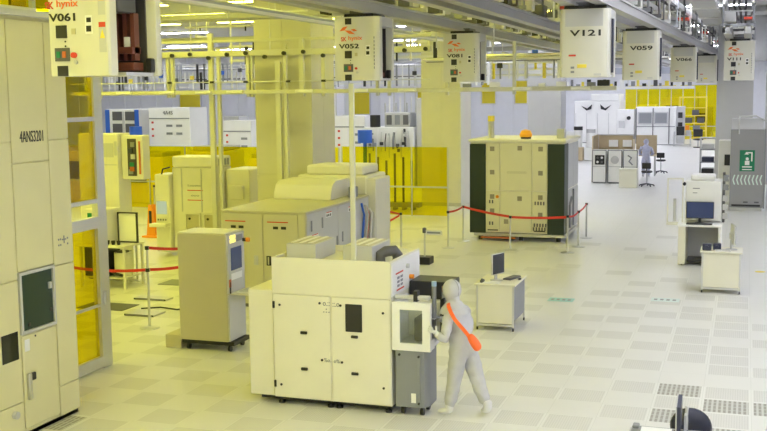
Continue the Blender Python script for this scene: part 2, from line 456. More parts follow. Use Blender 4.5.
pipe_bundle(35.0, -28.0, -11.0, 5.62, [alu, ductblue, black, offwhite], 'bundle of pipes crossing behind the top of the cross frame', 5, True)
pipe_bundle(44.0, -30.0, -9.2, 5.1, [white, ductblue, black], 'bundle of pipes crossing far behind the cross frame', 5, True)
pipe_bundle(56.5, -32.0, -10.6, 4.8, [black, white, alu, ductblue], 'lowest bundle of pipes in front of the lavender partition', 6, True)

pipe_bundle(24.4, -7.3, -2.5, 4.72, [cream, alu, black, yellowpl, white], 'nearest bundle of cream and yellow pipes crossing under the middle tracks', 5, True)
pipe_bundle(28.6, -7.3, -2.5, 4.92, [alu, yellowpl, cream, black], 'second bundle of cream and yellow pipes crossing under the middle tracks', 5, True)
pipe_bundle(36.4, -7.3, -2.5, 5.0, [white, black, alu, yellowpl], 'farthest bundle of pipes crossing under the middle tracks', 5, True)
def duct(y, x0, x1, z0, z1, label, d=.5):
    t = thing('air_duct', label, 'duct', (x0+x1)/2, y, z0)
    part(t, 'body', M().box(x0, x1, y-d/2, y+d/2, z0, z1, .01), ductblue)
    x = x0+.6
    while x < x1: part(t, 'flange', M().frame('x', x-.025, x+.025, y-d/2-.03, y+d/2+.03, z0-.03, z1+.03, .031), alu); x += 1.5
    for x in (x0+.4, x1-.4): part(t, 'hanger', M().cyl((x, y-.1, z1), (x, y-.1, ZC), .015, 6), alu)
    return t
duct(44.5, .75, 6.2, 4.75, 5.2, 'blue grey air duct at the top right edge', .6)
duct(56.0, -3.2, -1.0, 5.0, 5.32, 'blue grey air duct across the far right aisle', .5)
duct(70.0, -9.5, -1.0, 4.9, 5.3, 'farthest blue grey air duct across the hall', .6)

# truss frame of the bay at y = 32 with its yellow acrylic lower panels
t = thing('bay_frame', 'long cream cross frame with mid rail passing in front of the broad cream column', 'frame', -9.0, 22.0)
for xx, w, za, zb in ((-14.66,.05,3.9,5.0), (-12.78,.03,3.9,4.95), (-12.66,.03,3.9,4.95), (-11.66,.055,0,5.35), (-11.47,.035,0,5.0), (-10.72,.04,3.9,4.95), (-10.62,.025,3.9,4.95), (-9.98,.06,1.95,4.68), (-9.80,.035,1.95,5.07),
                   (-9.40,.05,3.9,5.2), (-8.88,.045,3.9,4.95), (-7.62,.03,3.9,5.0), (-7.35,.03,3.9,5.0), (-6.05,.03,3.9,5.0), (-4.6,.03,3.9,5.0)):
    part(t, 'post', M().box(xx-w, xx+w, 21.94, 22.04, za, zb, .004), framegrey)
for xx in (-14.3, -12.2, -10.2, -8.4, -6.3, -5.05, -3.4): part(t, 'hanger_rod', M().cyl((xx, 22.05, 4.9), (xx, 22.05, ZC), .015, 8), alu)
part(t, 'top_beam', M().box(-15.4, -6.4, 21.90, 22.06, 4.82, 4.95, .006), framegrey)
part(t, 'upper_rail', M().box(-15.4, -6.4, 21.98, 22.04, 5.14, 5.2, .006), framegrey)
part(t, 'mid_beam', M().box(-15.4, -2.5, 21.88, 22.06, 3.965, 4.055, .006), framegrey)
part(t, 'wire_rail', M().cyl((-15.4, 21.9, 4.24), (-6.4, 21.9, 4.24), .012, 8), alu)
for k in range(14):
    xx = -12.6+.47*k; z = (4.86, 4.88, 4.79)[k % 3]
    part(t, 'clamp', M().cyl((xx, 21.83, z), (xx, 21.899, z), .045, 10), black)
for xx in (-13.9, -12.75, -11.8, -11.0, -9.3, -8.0, -6.9, -4.4, -3.2):
    part(t, 'ioniser_bar', M().box(xx-.2, xx+.2, 21.80, 21.879, 3.985, 4.05, .008), white)
for xx in (-12.7, -11.6, -10.75, -9.7, -8.85): part(t, 'rail_clip', M().box(xx-.05, xx+.05, 21.87, 21.93, 4.215, 4.265, .006), black)
for xx, w in ((-2.75,.12), (-3.0,.08), (-3.6,.1), (-4.0,.07), (-5.0,.1), (-5.6,.08)): part(t, 'rail_device', M().box(xx-w, xx+w, 21.85, 22.0, 4.056, 4.056+w, .006), [black, white, mgrey][int(w*100) % 3])
def acrylic(x0, x1, y, z1, label, n, glass=yglass):
    t = thing('acrylic_panel_row', label, 'acrylic partition', (x0+x1)/2, y)
    wd = (x1-x0)/n
    for k in range(n):
        part(t, 'pane', M().box(x0+k*wd+.02, x0+(k+1)*wd-.02, y-.008, y+.008, .03, z1), glass)
    for k in range(n+1): part(t, 'upright', M().box(x0+k*wd-.019, x0+k*wd+.019, y-.02, y+.02, 0, z1), steel)
    part(t, 'mid_bar', M().box(x0, x1, y-.035, y-.021, .92, .97), alu)
    return t
acrylic(-12.45, -8.88, 32.3, 2.22, 'bright yellow acrylic panels right of the cream column behind the red belts', 3)
acrylic(-25.4, -12.6, 32.4, 2.18, 'yellow acrylic panels standing behind the left tools', 9)

def pipe_rack(x0, x1, y, z0, z1, label, cols, step=.28):
    t = thing('pipe_rack', label, 'pipe rack', (x0+x1)/2, y, z0)
    for z in (z0+.12, (z0+z1)/2, z1-.1): part(t, 'cross_rail', M().box(x0, x1, y-.04, y+.04, z-.03, z+.03), white)
    x = x0+.12; k = 0
    while x < x1 and k < 70:
        h = random.choice((z1, z1, (z0+z1)/2+.2)); b = random.choice((z0, z0, z0+.3))
        part(t, 'pipe', M().cyl((x, y-.09, b), (x, y-.09, h), random.choice((.03,.045,.06)), 8), cols[(k*7+k//3) % len(cols)])
        if k % 4 == 1: part(t, 'valve', M().box(x-.09, x+.09, y-.22, y-.13, b+.25+.1*(k % 3), b+.42+.1*(k % 3), .01), [black, bluepl, dgrey, yellowpl][(k//4) % 4])
        x += step*random.uniform(.7, 1.3); k += 1
    for xx in (x0+.05, x1-.05): part(t, 'hanger', M().box(xx-.02, xx+.02, y-.02, y+.06, z0, ZC), alu)
    return t
pipe_rack(-29.5, -19.0, 43.0, 4.15, 5.3, 'busy white and blue pipe rack high behind the left tools', [white, ductblue, white, black, lavwall, mgrey, alu], .2)
pipe_rack(-17.6, -10.0, 43.2, 4.2, 5.1, 'pale pipe rack high above the blue tank and the cream column', [white, ductblue, mgrey, black, alu], .24)
pipe_rack(-15.0, -8.4, 29.5, 4.85, 5.5, 'yellow lit pipe rack high behind the broad cream column', [cream, alu, black, offwhite], .26)
pipe_rack(-8.0, -4.4, 34.5, 4.35, 4.95, 'yellowish pipe rack hung between the empty track and V066', [yellowpl, alu, white, mgrey], .24)
t = thing('service_rail', 'pale service rail with dark devices above the far booth', 'rail', -6.5, 58.0, 4.0)
part(t, 'beam', M().box(-9.8, -2.6, 57.9, 58.1, 3.95, 4.1), white)
for k in range(24): part(t, 'device', M().box(-9.6+k*.29, -9.48+k*.29+.08*(k % 2), 57.88, 58.05, 4.101, 4.25+.12*(k % 3)), [black, white, dgrey, mgrey, yellowpl][k % 5])
for xx in (-9.5, -6.0, -2.8): part(t, 'hanger', M().cyl((xx, 58.0, 4.1), (xx, 58.0, ZC), .02, 8), alu)
for y, lab in ((18.0, 'nearer'), (28.6, 'farther')):
    t = thing('sprinkler_line', lab+' thin black headed sprinkler pipe crossing below the left ceiling', 'sprinkler', -11.0, y, 5.9)
    part(t, 'pipe', M().cyl((-16.0, y, 5.95), (-6.2, y, 5.95), .03, 8), alu)
    for k in range(7): part(t, 'sprinkler_head', M().cyl((-15.5+k*1.5, y, 5.80), (-15.5+k*1.5, y, 5.93), .025, 8), black); part(t, 'hanger', M().cyl((-15.2+k*1.5, y, 5.96), (-15.2+k*1.5, y, ZC), .01, 6), alu)

# ------------------------------------------------------------------ overhead vehicles
ZV = 4.16
def wing_mark(parent, x, y, z, s):
    m = M()
    for dx, dz, w, h, a in ((-.10,.05,.20,.07,.5), (.03,-.02,.24,.07,-.35), (.12,.02,.14,.05,-.2)):
        pts = [(-w/2,0),(0,h/2),(w/2,0),(0,-h/2)]
        m.prism([(x+s*(dx+p*math.cos(a)-q*math.sin(a)), z+s*(dz+p*math.sin(a)+q*math.cos(a))) for p, q in pts], 'y', y-.004, y)
    part(parent, 'wing_emblem', m, orangeink)
def front_vehicle(x, y, num, label, stickers=False, tx=.03, tw=.32):
    """x,y: front left lower corner; 0.7 wide, opening on the +X side"""
    t = thing('transport_vehicle', label, 'overhead vehicle', x+.35, y+.35, ZV)
    H = .94
    cover = M().prism([(x,y),(x+.585,y),(x+.605,y+.02),(x+.605,y+.12),(x,y+.12)] if stickers else [(x,y),(x+.60,y),(x+.66,y+.015),(x+.70,y+.05),(x+.70,y+.16),(x,y+.16)], 'z', ZV, ZV+H)
    part(t, 'front_cover', cover, vehiclegrey)
    part(t, 'rear_cover', M().box(x, x+.70, y+.62, y+.72, ZV, ZV+H, .02, 2), vehiclegrey)
    part(t, 'back_panel', M().box(x, x+.06, y+.16, y+.62, ZV, ZV+H), lgrey)
    part(t, 'roof', M().box(x+.06, x+.70, y+.16, y+.62, ZV+.80, ZV+H), lgrey)
    part(t, 'floor_plate', M().box(x+.06, x+.66, y+.16, y+.62, ZV, ZV+.03), steel)
    g = M().box(x+.26, x+.56, y+.24, y+.52, ZV+.56, ZV+.80, .01)
    part(t, 'hoist', g, dgrey)
    gr = M()
    for xx in (x+.40, x+.48, x+.56): gr.box(xx-.02, xx+.02, y+.44, y+.52, ZV+.14, ZV+.56)
    gr.box(x+.30, x+.58, y+.40, y+.54, ZV+.2, ZV+.26); gr.box(x+.30, x+.60, y+.38, y+.54, ZV+.05, ZV+.12)
    part(t, 'gripper', gr, brown)
    part(t, 'gripper_tag', M().box(x+.48, x+.54, y+.425, y+.433, ZV+.24, ZV+.35), signwhite)
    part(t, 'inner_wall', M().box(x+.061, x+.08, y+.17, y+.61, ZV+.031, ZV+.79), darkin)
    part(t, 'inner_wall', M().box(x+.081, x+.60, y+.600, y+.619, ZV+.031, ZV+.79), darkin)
    part(t, 'latch', M().box(x+.62, x+.69, y+.54, y+.599, ZV+.03, ZV+.16, .01), black)
    part(t, 'neck', M().box(x+.12, x+.58, y+.08, y+.64, ZV+H, ZV+H+.05, .01), black)
    part(t, 'trolley', M().box(x+.20, x+.50, y+.12, y+.60, ZV+H+.051, ZV+H+.10), dgrey)
    fy = y-.001
    def plate(nm, xa, xb, za, zb, m, parent=t, d=.008): return part(parent, nm, M().box(x+xa, x+xb, fy-d, fy, ZV+za, ZV+zb), m)
    text(t, 'maker_lettering', 'SK', redink, x+.10+tx*1.5, fy, ZV+.615, .065, .09, bold=.02)
    text(t, 'maker_lettering', 'hynix', orangeink, x+.285+tx*1.5, fy, ZV+.62, .08, .22, bold=.015)
    wing_mark(t, x+.19+tx, fy, ZV+.73, .75)
    text(t, 'number_lettering', num, ink, x+.195+tx, fy, ZV+.51, .07, tw, bold=.022)
    q = tx
    plate('sensor_window', .13+q, .24+q, .33, .44, black); plate('button', .29+q, .33+q, .36, .41, beige)
    plate('switch_panel', .11+q, .26+q, .13, .245, dgrey)
    plate('switch', .19+q, .225+q, .16, .215, copper, d=.014); plate('switch', .13+q, .165+q, .16, .215, greensign, d=.014)
    plate('sensor_window', .13+q, .235+q, 0.0, .09, black); plate('sensor_window', .14+q, .24+q, .83, .92, black)
    part(t, 'stop_knob', M().cyl((x+.31+q, fy-.03, ZV+.18), (x+.31+q, fy, ZV+.18), .025 if stickers else .018, 12), mat('red_knob', (.65,.04,.03), .35))
    part(t, 'key_switch', M().cyl((x+.325+q, fy-.02, ZV+.12), (x+.325+q, fy, ZV+.12), .018, 12), lgrey)
    for z in (.26, .30): part(t, 'lamp_dot', M().cyl((x+.22+q, fy-.005, ZV+z), (x+.22+q, fy, ZV+z), .008, 8), ink)
    lx = .37 if stickers else .49
    lab = plate('data_label', lx, lx+.07, .36, .52, signwhite, d=.003); plate('print', lx+.01, lx+.06, .38, .43, ink, lab, .005); plate('print', lx+.015, lx+.06, .46, .50, ink, lab, .005)
    if not stickers:
        for k in range(9): part(t, 'side_print', M().box(x+.618, x+.63, y-.006, y+.003, ZV+.17+k*.055, ZV+.205+k*.055), mgrey)
    if stickers:
        for z in (.52, .20):
            s = plate('warning_sticker', .505, .575, z, z+.26, lgrey, d=.003)
            plate('warning_header', .507, .573, z+.215, z+.258, redink, s, .005)
            m = M().prism([(x+.515, ZV+z+.12), (x+.565, ZV+z+.12), (x+.54, ZV+z+.20)], 'y', fy-.005, fy); part(s, 'warning_triangle', m, yellowpl)
    return t
front_vehicle(-5.82, 8.0, 'V061', 'nearest overhead transport vehicle marked V061 with open dark side bay at top left', True, -.06, .27)
front_vehicle(-5.87, 15.0, 'V052', 'cream overhead transport vehicle marked V052 hanging over the foreground machine')
front_vehicle(-5.66, 20.3, 'V081', 'smaller overhead transport vehicle marked V081 in front of the cream column')
front_vehicle(-.54, 27.0, 'V111', 'overhead transport vehicle with red wing emblem before the grey column at right')

def rear_vehicle(x, y, num, label):
    t = thing('transport_vehicle', label, 'overhead vehicle', x+.35, y+.35, ZV)
    H = .94
    part(t, 'rear_cover', M().prism([(x,y+.05),(x+.03,y+.012),(x+.08,y),(x+.60,y),(x+.66,y+.015),(x+.69,y+.06),(x+.69,y+.16),(x,y+.16)], 'z', ZV, ZV+H), vehiclegrey)
    part(t, 'front_cover', M().box(x, x+.69, y+.60, y+.72, ZV, ZV+H, .02, 2), vehiclegrey)
    part(t, 'back_panel', M().box(x, x+.06, y+.16, y+.60, ZV, ZV+H), lgrey)
    part(t, 'roof', M().box(x+.06, x+.69, y+.16, y+.60, ZV+.8, ZV+H), lgrey)
    part(t, 'floor_plate', M().box(x+.06, x+.66, y+.16, y+.60, ZV, ZV+.03), steel)
    part(t, 'gripper', M().box(x+.3, x+.5, y+.22, y+.54, ZV+.2, ZV+.79, .01), navy)
    part(t, 'neck', M().box(x+.05, x+.64, y+.05, y+.66, ZV+H, ZV+H+.05, .01), black)
    part(t, 'trolley', M().box(x+.19, x+.51, y+.12, y+.60, ZV+H+.051, ZV+H+.10), dgrey)
    part(t, 'side_rail', M().box(x+.70, x+.73, y+.12, y+.2, ZV+.06, ZV+.8), navy)
    fy = y-.001
    part(t, 'top_band', M().box(x+.08, x+.60, fy-.004, fy, ZV+.70, ZV+.93), lgrey)
    if num: text(t, 'number_lettering', num, ink, x+.355, fy, ZV+.61, .085, .43, bold=.022)
    part(t, 'warning_strip', M().box(x+.13, x+.23, fy-.003, fy, ZV+.29, ZV+.315), redink)
    part(t, 'maker_label', M().box(x+.25, x+.38, fy-.003, fy, ZV+.13, ZV+.18), yellowpl)
    part(t, 'data_label', M().box(x+.48, x+.58, fy-.003, fy, ZV+.02, ZV+.05), lgrey)
    for z in (.06, .12): part(t, 'sensor', M().box(x+.16, x+.21, fy-.006, fy, ZV+z, ZV+z+.03), mgrey)
    return t
rear_vehicle(-2.50, 15.0, 'V121', 'large white overhead vehicle marked V121 seen from behind')
rear_vehicle(-2.31, 21.2, 'V059', 'white overhead vehicle marked V059 hanging behind the V121 one')
rear_vehicle(-2.02, 30.5, 'V066', 'third white overhead vehicle, hanging beyond V059')
rear_vehicle(-1.70, 39.0, '', 'farthest small white overhead vehicle in the right line')

# ------------------------------------------------------------------ tall storage cabinet at the left edge
XS = -7.9
t = thing('storage_cabinet', 'tall pale panelled storage cabinet filling the left edge, lettered 4ANS3201', 'cabinet', -8.8, 10.0)
part(t, 'carcass', M().box(-9.7, XS-.03, 6.0, 11.14, 0, 4.9), wallgrey)
Ys = [6.0, 7.2, 8.6, 10.05, 10.73, 11.14]
rows = {0: [.06, .44, 1.88, 3.47, 4.86], 1: [.06, .44, 1.88, 3.47, 4.86], 2: [.06, .44, 1.88, 3.47, 4.86], 3: [1.96, 3.22, 4.86], 4: [.05, .43, 1.93, 3.46, 4.86]}
for c in range(5):
    zs = rows[c]
    for za, zb in zip(zs, zs[1:]):
        part(t, 'panel', M().box(XS-.029, XS, Ys[c]+.007, Ys[c+1]-.007, za+.006, zb-.006, .006), wallgrey)
wf = part(t, 'window_frame', M().frame('x', XS-.029, XS+.015, 10.06, 10.72, 1.225, 1.955, .035), lgrey)
part(wf, 'pane', M().box(XS-.025, XS-.01, 10.096, 10.684, 1.262, 1.918), greenglass)
part(wf, 'latch', M().box(XS-.009, XS+.02, 10.60, 10.65, 1.68, 1.76, .005), lgrey)
for (ya, za) in ((10.2, 1.3), (10.62, 1.4)): part(wf, 'indicator', M().box(XS-.009, XS-.002, ya, ya+.04, za, za+.04), black)
d = part(t, 'lower_door', M().box(XS-.029, XS+.006, 10.065, 10.715, .10, 1.21, .012), wallgrey)
h = part(d, 'handle', M().box(XS+.007, XS+.05, 10.10, 10.16, .44, .76, .012, 2), steel)
part(h, 'lock', M().box(XS+.007, XS+.04, 10.165, 10.25, .66, .75, .01), black)
part(d, 'data_label', M().box(XS+.0065, XS+.009, 10.10, 10.19, 1.02, 1.16), signwhite)
part(d, 'key_hole', M().cyl((XS+.006, 10.3, 1.17), (XS+.012, 10.3, 1.17), .012, 10), black)
text(t, 'number_lettering', '4ANS3201', ink, XS+.001, 10.42, 3.52, .13, .43, 'right')
text(t, 'diagram_marks', '::+:', mgrey, XS+.001, 10.93, 2.22, .12, .2, 'right')
p = part(t, 'inspection_window', M().box(XS+.001, XS+.008, 9.70, 9.99, .96, 1.29, .003), glassdark)
part(t, 'pull_knob', M().cyl((XS, 9.86, .33), (XS+.05, 9.86, .33), .045, 14), lgrey)
part(t, 'top_ledge', M().box(-9.7, XS+.05, 6.0, 11.16, 4.9, 4.97), lgrey)
part(t, 'plinth', M().box(-9.7, XS-.03, 6.0, 11.12, 0, .05), dgrey)
# upper glazed screen standing on the ledge
t = thing('upper_screen', 'glazed metal screen along the top of the left storage cabinet', 'screen', -8.3, 8.5, 4.97)
part(t, 'frame', M().box(-8.33, -8.25, 6.0, 11.1, 4.97, 5.05).box(-8.33, -8.25, 6.0, 11.1, 6.2, 6.29), alu)
for yy in (6.1, 8.2, 9.6, 10.35, 11.05): part(t, 'mullion', M().box(-8.33, -8.25, yy-.035, yy+.035, 5.05, 6.2), mgrey)
for ya, yb in ((6.15,8.15),(8.25,9.55),(9.65,10.3),(10.4,11.0)): part(t, 'pane', M().box(-8.30, -8.285, ya, yb, 5.05, 6.2), yglass)

# glazed door bay beyond the cabinet
XD = -8.87
t = thing('glass_partition', 'aluminium framed amber glass doorway beside the left storage cabinet', 'partition', XD, 12.2)
f = M()
for ya, yb in ((11.2, 11.32), (13.08, 13.28)): f.box(XD-.06, XD+.04, ya, yb, 0, 5.4)
for za, zb in ((2.44, 2.5), (3.62, 3.68), (4.9, 5.0), (5.3, 5.4)): f.box(XD-.06, XD+.04, 11.32, 13.08, za, zb)
part(t, 'frame', f, alu)
df = part(t, 'door_leaf', M().frame('x', XD-.05, XD+.06, 11.35, 13.26, .03, 2.24, .24, .16), alu)
part(df, 'pane', M().box(XD-.008, XD+.008, 11.59, 13.02, .19, 2.08), yglassdark)
part(df, 'push_bar', M().box(XD+.03, XD+.05, 11.5, 13.1, .93, .97), alu)
part(df, 'handle', M().box(XD+.061, XD+.10, 13.08, 13.14, .95, 1.15, .01), steel)
for za, zb in ((2.5,3.62),(3.68,4.9),(5.0,5.3)): part(t, 'pane', M().box(XD-.008, XD+.008, 11.32, 13.08, za, zb), yglassdark)

# ------------------------------------------------------------------ foreground machine
t = thing('wafer_sorter', 'large cream machine with black latches and dark window in the centre foreground', 'machine', -4.86, 12.7)
y0 = 12.14
b = M(); b.box(-5.66, -4.07, y0+.015, 13.34, .10, 1.46); part(t, 'lower_body', b, offwhite)
u = M()  # open topped upper hood: four walls and a recessed deck
u.box(-5.66, -4.07, y0-.005, y0+.03, 1.46, 1.92); u.box(-5.66, -4.07, 13.31, 13.345, 1.46, 1.92)
u.box(-5.66, -5.625, y0+.03, 13.31, 1.46, 1.92); u.box(-4.105, -4.07, y0+.03, 13.31, 1.46, 1.92); u.box(-5.625, -4.105, y0+.03, 13.31, 1.46, 1.84)
part(t, 'upper_hood', u, offwhite)
part(t, 'side_cabinet', M().box(-6.02, -5.665, y0+.03, 13.2, .10, 1.49, .012), offwhite)
dl = part(t, 'door', M().box(-5.652, -4.872, y0-.004, y0+.014, .11, 1.45, .006), offwhite)
dr = part(t, 'door', M().box(-4.852, -4.078, y0-.004, y0+.014, .11, 1.45, .006), offwhite)
for dd, xx, z in ((dl, -5.23, .97), (dl, -5.23, .50), (dr, -4.545, .96), (dr, -4.545, .49)):
    part(dd, 'latch', M().box(xx-.045, xx+.045, y0-.03, y0-.005, z-.018, z+.018, .006), black)
for dd, xx, z in ((dl, -5.645, 1.31), (dl, -5.645, .28)): part(dd, 'hinge', M().box(xx-.012, xx+.018, y0-.022, y0-.005, z-.045, z+.045, .004), black)
wf = part(dr, 'window', M().box(-4.665, -4.445, y0-.012, y0-.0045, 1.02, 1.37, .006), black)
for dd, xx, z in ((dl, -5.01, 1.36), (dr, -4.73, 1.345), (dl, -4.99, .63), (dr, -4.72, .62), (dr, -4.17, 1.28), (dr, -4.17, .33), (dl, -5.56, 1.31), (dl, -5.56, .27)):
    part(dd, 'lock', M().cyl((xx, y0-.012, z), (xx, y0-.004, z), .016, 10), black)
for body, xx, z in (('o.::', -4.92, 1.355), ('::.o', -4.79, 1.35), ('.:.', -4.92, 1.27), ('%o.', -4.915, .635), ('o%:', -4.785, .63)):
    text(t, 'small_marks', body, mgrey, xx, y0-.005, z, .05, .09)
for xx in (-5.6, -4.92, -4.80, -4.14):
    for yy in (y0+.1, 13.2):
        part(t, 'levelling_foot', M().cyl((xx, yy, 0), (xx, yy, .03), .045, 12).cyl((xx, yy, .03), (xx, yy, .10), .015, 8), black)
part(t, 'skid', M().box(-5.9, -4.1, y0+.12, 13.2, .04, .099), black)
for xa, xb in ((-5.58, -5.17), (-4.80, -4.40)):
    fb = part(t, 'fan_filter_unit', M().box(xa, xb, 12.42, 13.12, 1.842, 2.06, .008), lgrey)
    part(fb, 'grille', M().box(xa+.03, xb-.03, 12.46, 13.08, 2.061, 2.066), beige)
    for k in range(3): part(fb, 'rib', M().box(xa+.05+k*.12, xa+.09+k*.12, 12.46, 13.08, 2.0665, 2.075), offwhite)
part(t, 'duct_elbow', M().tube([(-4.36,12.6,1.842),(-4.36,12.6,1.93),(-4.3,12.65,1.97),(-4.22,12.75,1.97),(-4.19,12.8,1.90),(-4.19,12.8,1.842)], .07, 12), dgrey)
# right hand side face
part(t, 'side_panel', M().box(-4.069, -4.055, y0+.02, 13.32, 1.48, 1.90, .004), white)
for z, ya in ((1.735, 12.30), (1.525, 12.33)): part(t, 'red_stripe', M().box(-4.054, -4.051, ya, ya+.30, z, z+.018), redink)
for i in range(3):
    for j in range(2): part(t, 'data_label', M().box(-4.054, -4.051, 12.36+j*.13, 12.45+j*.13, 1.57+i*.05, 1.60+i*.05), mgrey)
part(t, 'side_knob', M().cyl((-4.054, 12.88, 1.62), (-4.0, 12.88, 1.62), .03, 12), orangeplast)
part(t, 'side_knob', M().cyl((-4.054, 12.75, 1.78), (-4.02, 12.75, 1.78), .03, 12), lgrey)
# load port on the right
lp = part(t, 'load_port', M().box(-4.05, -3.60, 12.745, 13.3, .86, 1.34, .01), offwhite)
pf = part(t, 'port_window', M().frame('y', 12.13, 12.20, -4.055, -3.565, .83, 1.43, .10, .09), white, 'white framed load window')
part(pf, 'pane', M().box(-3.955, -3.665, 12.155, 12.165, .92, 1.34), cglass)
part(pf, 'side_wall', M().box(-4.055, -4.03, 12.2, 12.74, .83, 1.43).box(-3.60, -3.575, 12.2, 12.36, .83, .95).box(-4.03, -3.60, 12.2, 12.74, .83, .87), white)
part(pf, 'carrier', M().box(-3.84, -3.63, 12.34, 12.66, .90, 1.20, .03, 2), dgrey)
part(pf, 'carrier_stage', M().box(-4.0, -3.61, 12.25, 12.72, .871, .895), steel)
part(t, 'hood', M().box(-4.05, -3.50, 12.85, 13.3, 1.345, 1.57, .01), black, 'black hood behind the load port')
part(t, 'arm', M().box(-4.05, -3.60, 12.22, 12.30, 1.45, 1.50, .01), lgrey)
part(t, 'arm_bracket', M().box(-3.80, -3.75, 12.21, 12.31, 1.431, 1.56), black)
st = part(t, 'signal_tower', M().cyl((-3.59, 12.4, 1.20), (-3.59, 12.4, 1.60), .03, 12), mgrey)
part(st, 'lens', M().cyl((-3.59, 12.4, 1.60), (-3.59, 12.4, 1.66), .032, 12), mat('pale_blue_lens', (.35,.5,.7), .3))
part(t, 'control_arm', M().box(-3.56, -3.50, 12.55, 12.74, .95, 1.42, .01), black)

t = thing('docking_cart', 'grey curved docking cart under the white load window', 'cart', -3.74, 12.45)
part(t, 'shell', M().prism([(-4.02,12.16),(-3.72,12.16),(-3.66,12.18),(-3.62,12.24),(-3.61,12.32),(-3.61,12.56),(-4.02,12.56)], 'z', .11, .82), mgrey)
part(t, 'top_plate', M().box(-4.0, -3.64, 12.22, 12.54, .821, .828), black)
part(t, 'corner_post', M().box(-3.735, -3.70, 12.148, 12.158, .12, .78), mgrey)
part(t, 'data_label', M().box(-3.82, -3.76, 12.154, 12.159, .17, .29), signwhite)
for z in (.17, .76): part(t, 'screw', M().cyl((-3.717, 12.13, z), (-3.717, 12.147, z), .014, 10), black)
part(t, 'screw', M().cyl((-3.97, 12.145, .77), (-3.97, 12.159, .77), .016, 10), black)
for xx in (-3.95, -3.70):
    for yy in (12.24, 12.49):
        c = part(t, 'caster', M().cyl((xx-.02, yy, .05), (xx+.02, yy, .05), .05, 16), black)
        part(c, 'fork', M().box(xx-.03, xx+.03, yy-.02, yy+.02, .101, .11), steel)

# support post standing on the machine top
t = thing('support_post', 'slim grey support post rising from the top of the foreground machine', 'post', -4.55, 12.2, 1.92)
part(t, 'tube', M().box(-4.585, -4.515, 12.142, 12.170, 1.925, 4.1, .008), alu)
part(t, 'foot_plate', M().box(-4.60, -4.50, 12.138, 12.170, 1.9205, 1.925), steel)

# ------------------------------------------------------------------ people
def skin_mesh(verts, edges, sub=2):
    """verts: [(pos, rx, ry)] -> skinned surface mesh"""
    me = bpy.data.meshes.new('sk'); me.from_pydata([Vector(v[0]) for v in verts], edges, [])
    o = bpy.data.objects.new('sk', me); C.objects.link(o)
    md = o.modifiers.new('s', 'SKIN'); md.use_smooth_shade = True; md.branch_smoothing = .4
    for i, v in enumerate(verts):
        sv = me.skin_vertices[0].data[i]; sv.radius = (v[1], v[2]); sv.use_root = (i == 0)
    sb = o.modifiers.new('b', 'SUBSURF'); sb.levels = sub; sb.render_levels = sub
    dg = bpy.context.evaluated_depsgraph_get(); dg.update()
    out = bpy.data.meshes.new_from_object(o.evaluated_get(dg)); bpy.data.objects.remove(o); return out
def add_mesh(parent, name, me, m, label=None):
    off = LOC[parent.name]
    for v in me.vertices: v.co -= off
    me.materials.clear(); me.name = name
    for p in me.polygons: p.use_smooth = True
    me.materials.append(m); o = bpy.data.objects.new(name, me); C.objects.link(o); o.parent = parent; LOC[o.name] = off
    if label: o['label'] = label
    return o
def hand(parent, w, d, n, m, curl=.6, side=1):
    """five fingered hand: wrist w, direction d, palm normal n (fingers curl toward n)"""
    w, d, n = Vector(w), Vector(d).normalized(), Vector(n).normalized(); n = (n - d*n.dot(d)).normalized(); s = d.cross(n)*side
    V = [(w, .026, .026), (w+d*.05, .030, .026), (w+d*.085, .030, .024)]; E = [(0,1),(1,2)]
    for k, (a, L) in enumerate(((-.030,.068),(-.010,.078),(.011,.073),(.031,.058))):
        b = w+d*.09+s*a; i = len(V); p = b; dd = d.copy()
        V.append((b, .011, .011)); E.append((2, i))
        for q, fr in enumerate((.45, .32, .23)):
            dd = (Quaternion(d.cross(n), curl*.75) @ dd); p = p+dd*L*fr
            V.append((p, .0095-.0008*q, .0095-.0008*q)); E.append((i+q, i+q+1))
    i = len(V); b = w+d*.035-s*.032; V.append((b, .013, .013)); E.append((1, i))
    td = (d*.6 - s*.6 + n*.35).normalized(); p = b
    for q, L in enumerate((.034, .026)):
        p = p+td*L; V.append((p, .0105-.001*q, .0105-.001*q)); E.append((i+q, i+q+1)); td = (td + n*.3 + d*.2).normalized()
    return add_mesh(parent, 'hand', skin_mesh(V, E, 1), m)
